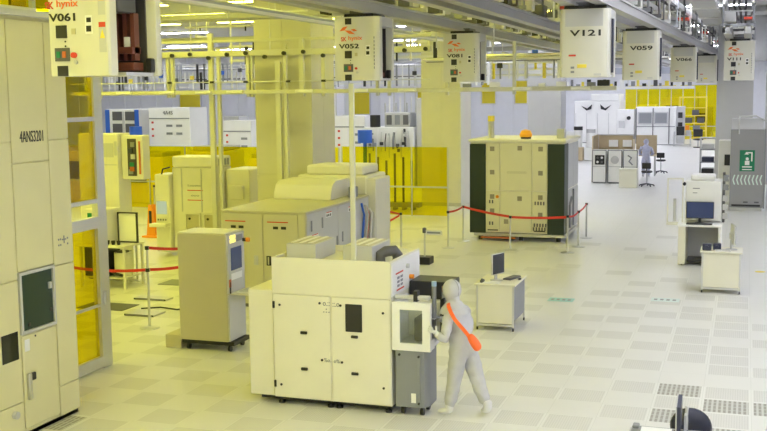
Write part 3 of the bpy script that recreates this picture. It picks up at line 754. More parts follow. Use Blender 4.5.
def person(name, label, J, fwd, m, fabric_hood=True):
    t = thing(name, label, 'person', J['pelvis'][0], J['pelvis'][1])
    f = Vector(fwd).normalized(); up = Vector((0,0,1))
    V, E, idx = [], [], {}
    def add(k, pos, rx, ry=None, link=None):
        idx[k] = len(V); V.append((pos, rx, ry or rx))
        if link: E.append((idx[link], idx[k]))
    add('pelvis', J['pelvis'], .165, .15)
    pv, ch, nk, hd = (Vector(J[k]) for k in ('pelvis','chest','neck','head'))
    add('waist', pv.lerp(ch, .45), .165, .15, 'pelvis'); add('chest', ch, .175, .155, 'waist'); add('neck0', ch.lerp(nk, .7), .105, .10, 'chest'); add('neck', nk, .072, .072, 'neck0')
    add('head', hd+Vector((0,0,-.03)), .098, .105, 'neck'); add('crown', hd+Vector((0,0,.055)), .088, .094, 'head')
    for s in ('l', 'r'):
        add('sh'+s, J['shoulder_'+s], .078, .078, 'chest'); add('el'+s, J['elbow_'+s], .068, .068, 'sh'+s); add('wr'+s, J['wrist_'+s], .046, .046, 'el'+s)
        kn, an = Vector(J['knee_'+s]), Vector(J['ankle_'+s]); hp = Vector(J['hip_'+s])
        add('hp'+s, hp, .118, .118, 'pelvis'); add('th'+s, hp.lerp(kn, .5), .116, .116, 'hp'+s); add('kn'+s, kn, .096, .096, 'th'+s); add('sn'+s, kn.lerp(an, .55), .088, .088, 'kn'+s); add('an'+s, an, .066, .066, 'sn'+s)
    bme = skin_mesh(V, E, 3)
    disp = []
    for v in bme.vertices:
        c = v.co; k = noise.noise(Vector((c.x*6, c.y*6, c.z*11)))*.016 + noise.noise(Vector((c.x*13+5, c.y*13, c.z*22)))*.008
        disp.append(v.normal*k)
    for v, dv in zip(bme.vertices, disp): v.co += dv
    body = add_mesh(t, 'body', bme, m)
    for s in ('l', 'r'):
        an, toe = Vector(J['ankle_'+s]), Vector(J['toe_'+s]); d = toe-an; heel = an + Vector((-d.x*.28, -d.y*.28, -max(.03, an.z-.055)))
        BV = [(an+Vector((0,0,.09)), .068, .068), (an.lerp(heel,.55), .056, .056), (an.lerp(toe, .62)+Vector((0,0,-.01)), .052, .042), (toe, .045, .034)]
        add_mesh(t, 'boot', skin_mesh(BV, [(0,1),(1,2),(2,3)], 2), glove)
        wr, el = Vector(J['wrist_'+s]), Vector(J['elbow_'+s])
        cuff = M().cyl(wr-(wr-el).normalized()*.04, wr+(wr-el).normalized()*.02, .044, 14, .036); part(t, 'cuff', cuff, glove)
        hand(t, wr, (wr-el).normalized(), J.get('palm_'+s, (0,0,-1)), glove, .7, 1 if s == 'l' else -1)
    # hood with drape, face opening with goggles and mask
    hood = M().sph(hd+Vector((0,0,.015)), .118, (1.0, 1.0, 1.12), 20); part(t, 'hood', hood, m)
    cape = M().lathe([(.19,-.02),(.165,.03),(.115,.09),(.085,.13)], 0, 0, 20)
    bmesh.ops.translate(cape.bm, verts=cape.bm.verts[:], vec=nk+Vector((0,0,-.10))); part(t, 'hood_drape', cape, m)
    side = up.cross(f)
    def patch(nm, cz, w, h, dep, mm):
        q = M(); bm = q.bm; n = 9; rows = []
        for r in range(4):
            row = []
            for k in range(n):
                a = (k/(n-1)-.5)*w; zz = cz+(r/3-.5)*h
                row.append(bm.verts.new(hd + (f*math.cos(a)+side*math.sin(a))*dep + up*zz))
            rows.append(row)
        for a, b in zip(rows, rows[1:]):
            for k in range(n-1): bm.faces.new((a[k], a[k+1], b[k+1], b[k]))
        g = bmesh.ops.solidify(bm, geom=bm.faces[:], thickness=.008); bmesh.ops.recalc_face_normals(bm, faces=bm.faces[:])
        return part(t, nm, q, mm)
    seam = M().tube([hd+Vector((0,0,.155))-f*.0+side*.0]+[hd+Vector((0,0,.015))+(up*1.12*math.cos(a)-f*math.sin(a))*.121 for a in (.25,.55,.85,1.15,1.45,1.75,2.05)], .004, 6); part(t, 'hood_seam', seam, mgrey)
    collar = M().lathe([(.088,-.012),(.096,0),(.088,.012)], 0, 0, 20); bmesh.ops.translate(collar.bm, verts=collar.bm.verts[:], vec=nk+Vector((0,0,.005))); part(t, 'collar', collar, m)
    patch('face', .018, 1.5, .075, .124, skin)
    patch('eye', .022, .95, .012, .1265, ink)
    nose = M().sph(hd+f*.125+up*-.005, .018, (1,1,1.4), 10); part(t, 'nose', nose, skin)
    patch('face_mask', -.058, 1.7, .085, .124, glove)
    return t
fw = Vector((-.86, .5, 0)); lf = Vector((-.5, -.86, 0))   # facing and the left hand side
def off(p, l=0, f=0, z=0): return tuple(Vector(p)+lf*l+fw*f+Vector((0,0,z)))
PV = (-3.20, 12.36, .86); CH = (-3.27, 12.38, 1.20)
J = dict(pelvis=PV, chest=CH, neck=(-3.335, 12.40, 1.405), head=(-3.365, 12.41, 1.55),
    shoulder_l=off(CH, .185, 0, .10), shoulder_r=off(CH, -.185, .02, .10),
    elbow_l=(-3.36, 12.07, 1.01), wrist_l=(-3.455, 12.06, 1.075), elbow_r=(-3.43, 12.72, 1.05), wrist_r=(-3.54, 12.55, 1.16),
    palm_l=(.1,1,-.2), palm_r=(-.6,-.5,-.4),
    hip_l=off(PV, .095, 0, -.05), hip_r=off(PV, -.095, 0, -.05),
    knee_l=(-3.31, 12.30, .46), ankle_l=(-3.37, 12.28, .11), toe_l=(-3.52, 12.33, .045),
    knee_r=(-3.05, 12.43, .45), ankle_r=(-2.92, 12.40, .135), toe_r=(-2.99, 12.50, .045))
person('person', 'person in pale grey cleanroom suit and hood working at the white load window', J, fw, suit)

# orange shoulder bag hanging across the back
t = thing('shoulder_bag', 'bright orange bag slung across the back of the person in the foreground', 'bag', -3.0, 12.12, .85)
bagv = [((-3.075, 12.10, 1.10), .04, .035), ((-3.035, 12.10, 1.04), .07, .055), ((-2.985, 12.11, .965), .09, .06), ((-2.945, 12.12, .90), .07, .05)]
add_mesh(t, 'pouch', skin_mesh(bagv, [(0,1),(1,2),(2,3)], 2), orange)
def strap(pts, wd, th, nrm):
    m = M(); bm = m.bm; ps = [Vector(p) for p in pts]; rr = []
    for i, p in enumerate(ps):
        tg = (ps[min(i+1,len(ps)-1)]-ps[max(i-1,0)]).normalized(); n = Vector(nrm[i]).normalized(); s = tg.cross(n).normalized()*wd/2
        rr.append([bm.verts.new(p+s+n*th), bm.verts.new(p-s+n*th), bm.verts.new(p-s), bm.verts.new(p+s)])
    for a, b in zip(rr, rr[1:]):
        for k in range(4): bm.faces.new((a[k], a[(k+1)%4], b[(k+1)%4], b[k]))
    bm.faces.new(rr[0][::-1]); bm.faces.new(rr[-1]); bmesh.ops.recalc_face_normals(bm, faces=bm.faces[:]); return m
part(t, 'strap', strap([(-3.385,12.32,1.405),(-3.355,12.22,1.395),(-3.31,12.155,1.34),(-3.25,12.12,1.26),(-3.18,12.105,1.19),(-3.12,12.10,1.13),(-3.07,12.10,1.07)], .045, .012,
     [(-.3,-.5,.8),(0,-.8,.5),(.1,-1,.2),(.1,-1,.1),(.1,-1,.05),(.1,-1,0),(.1,-1,0)]), orange)

# ------------------------------------------------------------------ grey rack with keyboard shelf
t = thing('control_rack', 'beige control rack on black casters left of the foreground machine', 'rack', -7.9, 14.7)
part(t, 'body', M().box(-8.33, -7.49, 14.42, 15.0, .16, 1.84, .012), beige)
part(t, 'top_panel', M().box(-8.32, -7.5, 14.43, 14.99, 1.841, 1.86, .004), cream)
side = part(t, 'control_face', M().box(-7.489, -7.46, 14.43, 14.99, .92, 1.84, .004), lgrey)
part(side, 'screen', M().box(-7.459, -7.452, 14.52, 14.88, 1.27, 1.62), screen)
for z in (1.70, 1.765):
    for ya in (14.50, 14.60): part(side, 'indicator', M().box(-7.459, -7.450, ya, ya+.075, z, z+.05), mat('lit_yellow_button', (.9,.8,.2), .4, emit=(1,.85,.2), strength=.8))
part(side, 'label_plate', M().box(-7.459, -7.454, 14.72, 14.92, 1.70, 1.80), mgrey)
part(side, 'drive_slot', M().box(-7.459, -7.452, 14.52, 14.88, 1.12, 1.22), signwhite)
part(side, 'red_button', M().box(-7.459, -7.450, 14.44, 14.50, 1.02, 1.14), copper)
es = part(t, 'stop_button', M().cyl((-7.459, 14.95, 1.70), (-7.40, 14.95, 1.70), .03, 12), black); part(es, 'stop_cap', M().cyl((-7.399, 14.95, 1.70), (-7.35, 14.95, 1.70), .035, 12), orangeplast)
part(t, 'lower_panel', M().box(-7.489, -7.46, 14.43, 14.99, .17, .90, .004), lgrey)
sh = part(t, 'keyboard_shelf', M().box(-7.459, -7.08, 14.48, 14.98, .90, .925, .004), cream)
part(sh, 'shelf_edge', M().box(-7.459, -7.44, 14.46, 14.47, .92, 1.10), black)
part(t, 'base_frame', M().box(-8.31, -7.40, 14.44, 15.0, .10, .159), black)
for xx in (-8.22, -7.50):
    for yy in (14.50, 14.92):
        c = part(t, 'caster', M().cyl((xx-.02, yy, .045), (xx+.02, yy, .045), .045, 14), black); part(c, 'fork', M().box(xx-.03, xx+.03, yy-.02, yy+.02, .091, .0995), steel)
part(t, 'side_box', M().box(-8.62, -8.34, 14.46, 14.95, 0, .21, .008), beige)
kb = thing('keyboard', 'white keyboard on the pull out shelf of the beige rack', 'keyboard', -7.27, 14.73, .9252)
part(kb, 'base', M().box(-7.38, -7.15, 14.53, 14.93, .9255, .943, .004), white)
part(kb, 'keys', M().box(-7.36, -7.17, 14.56, 14.90, .9432, .95, .003), lgrey)

# ------------------------------------------------------------------ desk with monitor in the middle of the floor
def desk_cart(x0, x1, y0, y1, h, label, m):
    t = thing('desk_cart', label, 'desk', (x0+x1)/2, (y0+y1)/2)
    part(t, 'tabletop', M().box(x0-.03, x1+.03, y0-.03, y1+.03, h-.03, h, .006), m)
    for xx in (x0, x1-.03):
        for yy in (y0, y1-.03):
            l = part(t, 'leg', M().box(xx, xx+.03, yy, yy+.03, .055, h-.031), alu)
            part(l, 'caster', M().cyl((xx+.005, yy+.015, .027), (xx+.027, yy+.015, .027), .027, 12), black)
    part(t, 'front_panel', M().box(x0+.032, x1-.032, y0+.004, y0+.02, .12, h-.04), m)
    part(t, 'back_panel', M().box(x0+.032, x1-.032, y1-.02, y1-.004, .12, h-.04), m)
    part(t, 'side_panel', M().box(x1-.02, x1-.006, y0+.032, y1-.032, .16, h-.04), mgrey)
    part(t, 'side_panel', M().box(x0+.006, x0+.02, y0+.032, y1-.032, .16, h-.04), mgrey)
    part(t, 'stretcher', M().box(x0+.031, x1-.031, y0+.002, y0+.025, .075, .11), alu)
    return t
def monitor(x, y, z, rz, label, w=.40, h=.33, body=lgrey, face=screen, tilt=.12):
    t = thing('monitor', label, 'monitor', 0, 0, 0)
    part(t, 'stand_base', M().lathe([(.11,0),(.11,.012),(.06,.02)], 0, 0, 20), body)
    part(t, 'stand_neck', M().box(-.03, .03, .0, .03, .0205, .20, .006), body)
    q = M().box(-w/2, w/2, -.04, -.004, .11, .11+h, .008)
    part(t, 'housing', q, body)
    part(t, 'screen', M().box(-w/2+.015, w/2-.015, -.044, -.0405, .125, .095+h), face)
    part(t, 'rear_bulge', M().box(-.12, .12, -.0035, .03, .201, .34, .01), body)
    t.location = (x, y, z); t.rotation_euler = (0, 0, rz); LOC[t.name] = Vector((x, y, z)); return t
def keyboard(x, y, z, rz, label, m=dgrey, w=.40):
    t = thing('keyboard', label, 'keyboard', 0, 0, 0)
    part(t, 'base', M().box(-w/2, w/2, -.075, .075, .001, .022, .005), m); part(t, 'keys', M().box(-w/2+.015, w/2-.015, -.062, .062, .0222, .029, .002), black if m != white else lgrey)
    t.location = (x, y, z); t.rotation_euler = (0, 0, rz); return t
desk_cart(-4.20, -3.56, 17.04, 17.98, .79, 'cream desk on casters in the open floor right of the person', offwhite)
monitor(-3.93, 17.38, .791, math.radians(68), 'grey monitor turned sideways on the cream desk behind the person', .36, .36, lgrey, glassdark)
keyboard(-3.72, 17.64, .791, math.radians(75), 'dark keyboard on the cream desk beside the sideways monitor')
solo('mouse', M().sph((0,0,.018), .03, (1,1.6,.55), 12), black, 'black mouse at the right edge of the cream desk', 'mouse', -3.56, 17.52, .791)
solo('barcode_scanner', M().box(-.03,.03,-.06,.06,.001,.05,.012).box(-.015,.015,-.05,-.01,.05,.07,.006), dgrey, 'small dark scanner on the front left corner of the cream desk', 'scanner', -4.12, 17.14, .791)
solo('notebook', M().box(-.14,.14,-.10,.10,.001,.012,.002), signwhite, 'white sheet lying under the monitor on the cream desk', 'paper', -3.96, 17.155, .791)

# ------------------------------------------------------------------ white tool behind the rack
t = thing('process_tool', 'large cream process tool with red striped front behind the beige rack', 'machine', -12.4, 24.0)
part(t, 'front_body', M().box(-13.36, -12.12, 23.0, 23.75, .1, 2.19, .012), cream)
tb = part(t, 'top_box', M().box(-13.34, -12.10, 22.97, 23.7, 2.2, 2.46, .03), cream)
for k in range(4): part(tb, 'side_mark', M().box(-12.099, -12.09, 23.05+k*.15, 23.14+k*.15, 2.24, 2.40), mgrey)
part(t, 'side_body', M().box(-12.05, -11.40, 23.3, 24.3, .1, 2.14, .02), cream)
part(t, 'side_cowl', M().box(-11.95, -11.55, 23.2, 23.295, 1.4, 1.75, .02), cream)
part(t, 'console', M().box(-13.78, -13.37, 22.86, 23.5, .1, 2.02, .02), cream)
cs = part(t, 'console_screen', M().box(-13.74, -13.46, 22.85, 22.859, 1.04, 1.36), screenlight)
for k in range(4): part(t, 'console_button', M().box(-13.72+k*.07, -13.69+k*.07, 22.846, 22.859, .88, .92), dgrey)
part(t, 'console_bracket', M().tube([(-13.6,22.9,2.0),(-13.55,22.88,2.15),(-13.35,22.88,2.2)], .02), black)
part(t, 'console_shelf', M().box(-13.82, -13.36, 22.6, 22.86, .74, .82, .01), cream)
for z in (1.38, 1.62): part(t, 'red_stripe', M().box(-12.95, -12.53, 22.994, 22.999, z, z+.02), redink)
text(t, 'small_marks', 'l.ooooo', mgrey, -12.74, 22.998, 1.75, .05, .38)
text(t, 'small_marks', 'ooo', mgrey, -12.74, 22.998, 1.50, .04, .22)
for xa, xb in ((-13.02, -12.60), (-12.52, -12.15)):
    pp = part(t, 'load_port', M().frame('y', 22.95, 22.999, xa, xb, .55, 1.07, .03), cream)
    part(pp, 'recess', M().box(xa+.03, xb-.03, 22.985, 22.9985, .58, 1.04), beige)
    for dx, z in ((.12, .93), (.30, .7)): part(pp, 'sensor', M().cyl((xa+dx, 22.965, z), (xa+dx, 22.984, z), .03, 10), black)
for xx in (-13.1, -12.56, -12.15): part(t, 'trim_strip', M().box(xx-.012, xx+.012, 22.985, 22.999, 1.1, 2.17), lgrey)
part(t, 'pedestal', M().box(-13.3, -11.5, 23.05, 24.2, .0, .099), mgrey)

# ------------------------------------------------------------------ long machine with handles
t = thing('equipment_cabinet', 'long cream machine with red labels and twin door handles behind the foreground machine', 'machine', -8.4, 19.3)
YL = 17.62
part(t, 'body', M().box(-9.22, -7.52, YL+.02, 21.0, .08, 1.79), tooldoor)
part(t, 'deck', M().box(-9.24, -7.50, YL, 21.02, 1.795, 1.83, .006), tooldoor)
for xa, xb in ((-9.21, -8.39), (-8.37, -7.68)):
    d = part(t, 'door', M().box(xa, xb, YL+.002, YL+.019, .12, 1.78, .006), tooldoor)
    xm = xa+.28 if xa < -9 else xa+.30
    part(d, 'red_label', M().box(xm-.22, xm+.20, YL-.002, YL+.001, 1.62, 1.64), redink)
    for dx in (-.10, .06): part(d, 'recessed_grip', M().box(xm+dx, xm+dx+.10, YL-.006, YL+.001, 1.50, 1.55), black)
    hx = xb-.14 if xa < -9 else xa+.10
    hh = part(d, 'handle', M().box(hx-.045, hx+.045, YL-.012, YL+.001, .82, 1.0, .004), black if xa > -9 else lgrey)
    part(hh, 'lever', M().box(hx-.012, hx+.012, YL-.024, YL-.0125, .84, .98), steel)
part(t, 'corner_trim', M().box(-7.665, -7.535, YL+.004, YL+.019, .12, 1.78), tooldoor)
for k, (ya, yb) in enumerate(((17.66, 19.2), (19.22, 20.98))):
    d = part(t, 'side_panel', M().box(-7.519, -7.505, ya, yb, .12, 1.78, .004), lgrey)
for ya, z in ((17.85, 1.28), (18.55, 1.62), (19.75, 1.60)):
    part(t, 'side_label', M().box(-7.504, -7.500, ya, ya+.32, z, z+.10), signwhite); part(t, 'side_stripe', M().box(-7.4995, -7.497, ya+.02, ya+.30, z+.085, z+.10), redink)
    for q in range(3): part(t, 'side_grip', M().box(-7.4995, -7.494, ya+.04+q*.09, ya+.08+q*.09, z+.015, z+.06), ink)
for ya, z in ((17.82, 1.45), (18.35, 1.45), (19.1, 1.0), (19.4, 1.05)): part(t, 'side_latch', M().box(-7.504, -7.49, ya, ya+.05, z, z+.2), mgrey)
for (ya, za, xx) in ((20.3, 1.83, -7.7),): part(t, 'motor_box', M().box(xx, xx+.14, ya, ya+.2, 1.831, 2.05, .01), mgrey)
# rounded covers on the deck
cv = M().prism([(19.7,1.835),(19.7,1.95),(19.8,2.12),(20.0,2.2),(20.7,2.2),(20.9,2.12),(20.95,1.835)], 'x', -9.1, -7.85)
part(t, 'rounded_cover', cv, cream)
part(t, 'rear_cover', M().box(-9.15, -7.56, 21.03, 22.3, .08, 2.22, .03), cream)
part(t, 'rear_lid', M().box(-9.0, -7.7, 21.2, 22.2, 2.221, 2.42, .03), cream)
part(t, 'end_box', M().box(-7.84, -7.36, 21.05, 22.0, .0, 2.16, .02), cream)
hs = part(t, 'hose_manifold', M().box(-7.82, -7.56, 20.985, 21.045, 1.55, 1.83, .01), navy)
for k in range(5):
    xx = -7.49+.035*(k % 2); yy = 20.5+k*.13
    part(t, 'hose', M().tube([(xx,yy,1.7-.05*k),(xx+.05,yy+.02,1.45),(xx+.03,yy-.03,1.0),(xx+.05,yy+.01,.5),(xx,yy,.12)], .026, 8), [bluepl, lgrey, redink, white, mgrey][k])
part(t, 'plinth', M().box(-9.15, -7.6, YL+.1, 20.95, 0, .079), dgrey)
# ------------------------------------------------------------------ left tool and bench seen beside the glass
t = thing('process_tool', 'tall cream tool with open dark port beside the amber glass door', 'machine', -13.0, 19.75)
part(t, 'body', M().box(-13.6, -12.62, 19.5, 19.98, .06, 3.16, .012), cream)
po = part(t, 'port_housing', M().box(-12.615, -12.08, 19.62, 19.9, 2.18, 3.12, .015), cream)
part(po, 'opening', M().box(-12.45, -12.24, 19.605, 19.619, 2.26, 3.05), darkin)
for k, (mm, za) in enumerate(((mgrey, 2.30), (greensign, 2.45), (lgrey, 2.62), (navy, 2.75), (copper, 2.36), (mgrey, 2.88))):
    part(po, 'wafer_mechanism', M().box(-12.42+.03*(k % 3), -12.32+.03*(k % 3), 19.58, 19.604, za, za+.10), mm)
part(po, 'rail', M().box(-12.17, -12.14, 19.59, 19.619, 2.3, 3.0), copper)
part(t, 'vent', M().box(-13.05, -12.72, 19.488, 19.499, 2.66, 2.96), lgrey); part(t, 'vent', M().box(-12.70, -12.64, 19.488, 19.499, 2.7, 3.0), lgrey)
part(t, 'door_seam', M().box(-13.1, -12.64, 19.492, 19.499, 2.49, 2.51), lgrey)
part(t, 'handle', M().box(-13.02, -12.98, 19.47, 19.499, 1.75, 2.1), dgrey)
part(t, 'base', M().box(-13.5, -12.65, 19.55, 19.93, 0, .059), dgrey)

t = thing('work_bench', 'cream work bench with small instruments left of the twin belt post', 'bench', -12.3, 18.9)
part(t, 'tabletop', M().box(-13.1, -11.95, 18.55, 19.35, .86, .90, .006), cream)
for xx in (-13.06, -12.02):
    for yy in (18.6, 19.28): part(t, 'leg', M().box(xx, xx+.045, yy, yy+.045, 0, .859), cream)
part(t, 'lower_shelf', M().box(-13.0, -12.03, 18.66, 19.27, .2, .225), cream)
t = thing('framed_board', 'white board in a black frame standing on the cream bench', 'board', -12.1, 19.1, .9005)
part(t, 'sheet', M().box(-12.42, -12.0, 19.12, 19.14, .93, 1.5), white); part(t, 'frame', M().frame('y', 19.10, 19.15, -12.44, -11.97, .9005, 1.54, .025), black)
t = thing('instrument_box', 'instrument box with dark ports at the left of the cream bench', 'instrument', -12.8, 19.0, .9005)
part(t, 'case', M().box(-13.05, -12.5, 18.8, 19.3, .9005, 1.62, .015), cream)
for xx, z, mm in ((-12.95, 1.45, greensign), (-12.75, 1.45, dgrey), (-12.62, 1.46, greensign), (-12.8, 1.3, redink), (-12.6, 1.28, orangeplast)): part(t, 'port', M().box(xx, xx+.1, 18.785, 18.799, z, z+.09), mm)
for k, xx in enumerate((-12.46, -12.33, -12.2)):
    solo('sample_cup', M().lathe([(.03,0),(.045,.08),(.04,.085),(.02,.02)], 0, 0, 14), black, '%s of three small black cups on the cream bench' % ('leftmost','middle one','rightmost')[k], 'cup', xx, 18.75, .9005, 'cups on the bench')
t = thing('pump_unit', 'black pump unit with cream drum on the floor under the bench', 'pump', -12.5, 18.6)
part(t, 'motor', M().box(-13.0, -12.45, 18.68, 19.2, .23, .85, .02), black); part(t, 'drum', M().cyl((-12.24, 18.95, .23), (-12.24, 18.95, .72), .18, 18), cream)
part(t, 'flange', M().cyl((-12.24, 18.95, .721), (-12.24, 18.95, .75), .13, 18), dgrey)
part(t, 'hose', M().tube([(-12.6,18.9,.5),(-12.5,18.7,.45),(-12.3,18.67,.32),(-12.1,18.7,.27)], .03), black)
solo('floor_mat', M().box(-.5,.5,-.3,.3,.001,.012,.003), dgrey, 'dark mat on the floor below the lower red belt', 'mat', -11.35, 17.0)
solo('floor_mat', M().box(-.45,.45,-.3,.3,.001,.012,.003), mgrey, 'grey mat on the floor behind the twin belt post', 'mat', -11.2, 19.6)

for k, (xx, yy, w_, d_, lab) in enumerate(((-10.3, 16.6, .6, .42, 'lifted pale floor plate lying right of the twin belt post base'), (-10.9, 17.9, .7, .3, 'lifted pale floor plate lying behind the twin belt post'), (-9.9, 18.2, .5, .35, 'small lifted floor plate near the beige rack'))):
    t = thing('floor_plate', lab, 'floor plate', xx, yy)
    part(t, 'plate', M().box(xx-w_/2, xx+w_/2, yy-d_/2, yy+d_/2, .002, .03, .004), steel); part(t, 'rim', M().frame('y', yy-d_/2-.012, yy-d_/2-.001, xx-w_/2, xx+w_/2, .002, .034, .02, .01), dgrey)
solo('floor_cable', M().tube([(0,0,.016),(.3,.2,.016),(.7,.1,.016),(1.0,.35,.016),(1.3,.2,.016)], .014), black, 'black cable lying on the floor behind the twin belt post', 'cable', -10.6, 16.95)
# instruments on far left
t = thing('wet_floor_sign', 'orange floor sign standing beyond the twin belt post', 'floor sign', -15.66, 25.8)
part(t, 'panel', M().prism([(-15.80, .05), (-15.52, .05), (-15.60, .92), (-15.72, .92)], 'y', 25.70, 25.73), orangeplast)
part(t, 'panel', M().prism([(-15.80, .05), (-15.52, .05), (-15.60, .92), (-15.72, .92)], 'y', 25.87, 25.90), orangeplast)
part(t, 'base', M().box(-15.92, -15.40, 25.62, 25.98, 0, .049, .01), orangeplast)
part(t, 'mark', M().box(-15.70, -15.62, 25.690, 25.699, .40, .75), ink)

# ------------------------------------------------------------------ belt posts and belts
def belt_post(x, y, h, label, heads=1, group=None):
    t = thing('belt_post', label, 'belt post', x, y, 0, group)
    part(t, 'base', M().lathe([(.17,0),(.17,.012),(.06,.03),(.03,.035)], x, y, 20), steel)
    part(t, 'pole', M().cyl((x, y, .035), (x, y, h-.06), .022, 12), steel)
    part(t, 'head', M().cyl((x, y, h-.06), (x, y, h), .035, 12), black)
    if heads > 1: part(t, 'middle_head', M().cyl((x, y, .98), (x, y, 1.04), .036, 12), black)
    return t
def belt(p0, p1, label, sag=.03, h=.05, m=red):
    p0, p1 = Vector(p0), Vector(p1); mm = M(); bm = mm.bm; n = 8
    d = (p1-p0); s = Vector((-d.y, d.x, 0)).normalized()*.003; rr = []
    a = p0+d.normalized()*.04; b = p1-d.normalized()*.04
    for i in range(n+1):
        q = a.lerp(b, i/n); q.z -= sag*4*(i/n)*(1-i/n)
        rr.append([bm.verts.new(q+s+Vector((0,0,h/2))), bm.verts.new(q-s+Vector((0,0,h/2))), bm.verts.new(q-s-Vector((0,0,h/2))), bm.verts.new(q+s-Vector((0,0,h/2)))])
    for A, B in zip(rr, rr[1:]):
        for k in range(4): bm.faces.new((A[k], A[(k+1)%4], B[(k+1)%4], B[k]))
    bm.faces.new(rr[0][::-1]); bm.faces.new(rr[-1]); bmesh.ops.recalc_face_normals(bm, faces=bm.faces[:])
    return solo('barrier_belt', mm, m, label, 'belt', *p0, smooth=False, world=True)
belt_post(-9.60, 15.6, 1.42, 'tall twin belt post in front of the cream bench', 2)
belt_post(-12.33, 19.62, .95, 'belt post behind the tall twin belt post')
belt((-9.60,15.6,1.39), (-8.9,16.6,1.30), 'upper red belt running right from the twin belt post')
belt((-9.60,15.6,1.01), (-8.75,16.2,1.10), 'lower red belt running right from the twin belt post')
belt((-11.2,15.35,1.06), (-9.60,15.6,1.01), 'red belt running left from the twin belt post past the bench', .05)
belt_post(-11.2, 15.35, 1.12, 'belt post seen through the amber glass door')
belt_post(-8.62, 16.75, 1.42, 'belt post hidden beside the beige rack')
belt_post(-15.2, 28.0, 1.25, 'left post of the belts behind the orange floor sign')
belt_post(-16.9, 28.0, 1.25, 'far left post of the belts behind the orange floor sign')
belt((-16.9,28,1.20), (-15.2,28,1.20), 'upper orange red belt before the yellow panels at left', .0, .05)
belt((-16.9,28,.85), (-15.2,28,.85), 'lower orange red belt before the yellow panels at left', .0, .05)
P = [(-7.12,25.9,.95),(-7.06,27.2,.95),(-5.52,25.95,.86),(-4.07,25.85,.93),(-3.96,26.9,.93),(-4.0,28.6,.95)]
names = ['belt post at the front left of the dark green cornered machine','belt post close to the left side of the dark green cornered machine','belt post in front of the middle of the dark green cornered machine',
         'front right belt post of the dark green cornered machine','second belt post along the right of the dark green cornered machine','rear belt post right of the dark green cornered machine']
for (x, y, h), n in zip(P, names): belt_post(x, y, h, n)
BN = ['red belt rising from the front left post to the machine side','long red belt across the left half of the dark green cornered machine','long red belt across the right half of the dark green cornered machine',
      'short red belt at the right corner of the dark green cornered machine','rearmost short red belt right of the dark green cornered machine']
belt((*P[0][:2],.92), (*P[1][:2],.92), BN[0]); belt((*P[1][:2],.92), (*P[2][:2],.84), BN[1], .02, .06)
belt((*P[2][:2],.83), (*P[3][:2],.88), BN[2], .02, .06); belt((*P[3][:2],.9), (*P[4][:2],.9), BN[3], .05); belt((*P[4][:2],.9), (*P[5][:2],.92), BN[4], .03)
belt_post(-8.17, 25.25, .95, 'belt post before the yellow panels right of the hoses')
belt_post(-9.35, 26.6, .95, 'belt post at the left end of the belt before the yellow panels')
belt_post(-8.75, 24.6, .6, 'short belt post beside the hoses of the long machine')
belt((-9.35,26.6,.91), (-8.17,25.25,.91), 'orange red belt before the bright yellow acrylic panels', .01)
belt((-8.17,25.25,.9), (-8.75,24.6,.56), 'slanting orange red belt behind the foreground machine', .01)

t = thing('sign_stand', 'thin sign stand with white plate between foreground machine and belts', 'sign', -6.97, 23.4)
part(t, 'base', M().box(-7.18, -6.82, 23.2, 23.55, 0, .17, .01), black); part(t, 'pole', M().cyl((-6.99, 23.38, .17), (-6.99, 23.38, .86), .02, 10), steel)
sp = part(t, 'plate', M().box(-6.95, -6.56, 23.34, 23.355, .68, .79, .004), signwhite); part(t, 'clamp', M().box(-7.03, -6.951, 23.33, 23.40, .72, .84, .008), dgrey)
part(sp, 'print', M().box(-6.92, -6.60, 23.335, 23.339, .715, .755), mgrey)

# ------------------------------------------------------------------ dark green cornered machine
t = thing('machine_block', 'cream machine with dark green corner columns behind red belts', 'machine', -5.68, 28.7)
YG = 27.5
part(t, 'core', M().box(-6.93, -4.45, YG+.02, 29.95, .22, 2.62), offwhite)
part(t, 'corner_column', M().box(-6.95, -6.52, YG-.02, 28.1, .20, 2.58, .01), darkgreen, 'dark green left corner column')
part(t, 'corner_column', M().box(-4.86, -4.42, YG-.02, 28.1, .20, 2.58, .01), darkgreen, 'dark green right corner column')
part(t, 'top_cap', M().box(-6.98, -4.38, YG-.05, 30.0, 2.62, 2.70, .02), offwhite)
zs = 1.34
for xa, xb in ((-6.50, -6.14), (-6.12, -5.28), (-5.26, -4.88)):
    for za, zb in ((.26, zs-.01), (zs+.01, 2.6)):
        part(t, 'front_panel', M().box(xa, xb, YG-.006, YG+.019, za, zb, .006), buff)
for xx, z in ((-6.34,2.45),(-5.60,2.47),(-5.05,2.45),(-6.34,1.83),(-5.05,1.82),(-6.34,1.18),(-5.60,1.14),(-5.05,1.18),(-6.34,.80),(-5.05,.72),(-5.96,.52)):
    part(t, 'button_plate', M().box(xx-.06, xx+.06, YG-.013, YG-.0065, z-.06, z+.06, .004), mat('brown_grey_plate', (.30,.27,.20), .5))
part(t, 'orange_mark', M().cyl((-6.20, YG-.014, 1.18), (-6.20, YG-.0065, 1.18), .045, 12), orangeplast)
text(t, 'embossed_lettering', 'ooooooo', beige, -5.68, YG-.007, 1.83, .06, .52)
for x0_, n, z in ((-6.42, 2, 1.0), (-5.20, 4, .98), (-6.42, 2, .42), (-5.22, 5, .40), (-5.24, 5, .30)):
    for k in range(n): part(t, 'small_valve', M().box(x0_+k*.075, x0_+k*.075+.035, YG-.02, YG-.0065, z, z+.09), dgrey)
for xa, xb in ((-6.46, -6.18), (-5.22, -4.92)): part(t, 'vent_slot', M().box(xa, xb, YG-.012, YG-.0065, .27, .30), black)
for za, zb in ((.25, 1.33), (1.36, 2.55)):
    for ya, yb in ((28.12, 29.0), (29.02, 29.92)): part(t, 'side_panel', M().box(-4.449, -4.43, ya, yb, za, zb, .006), lgrey)
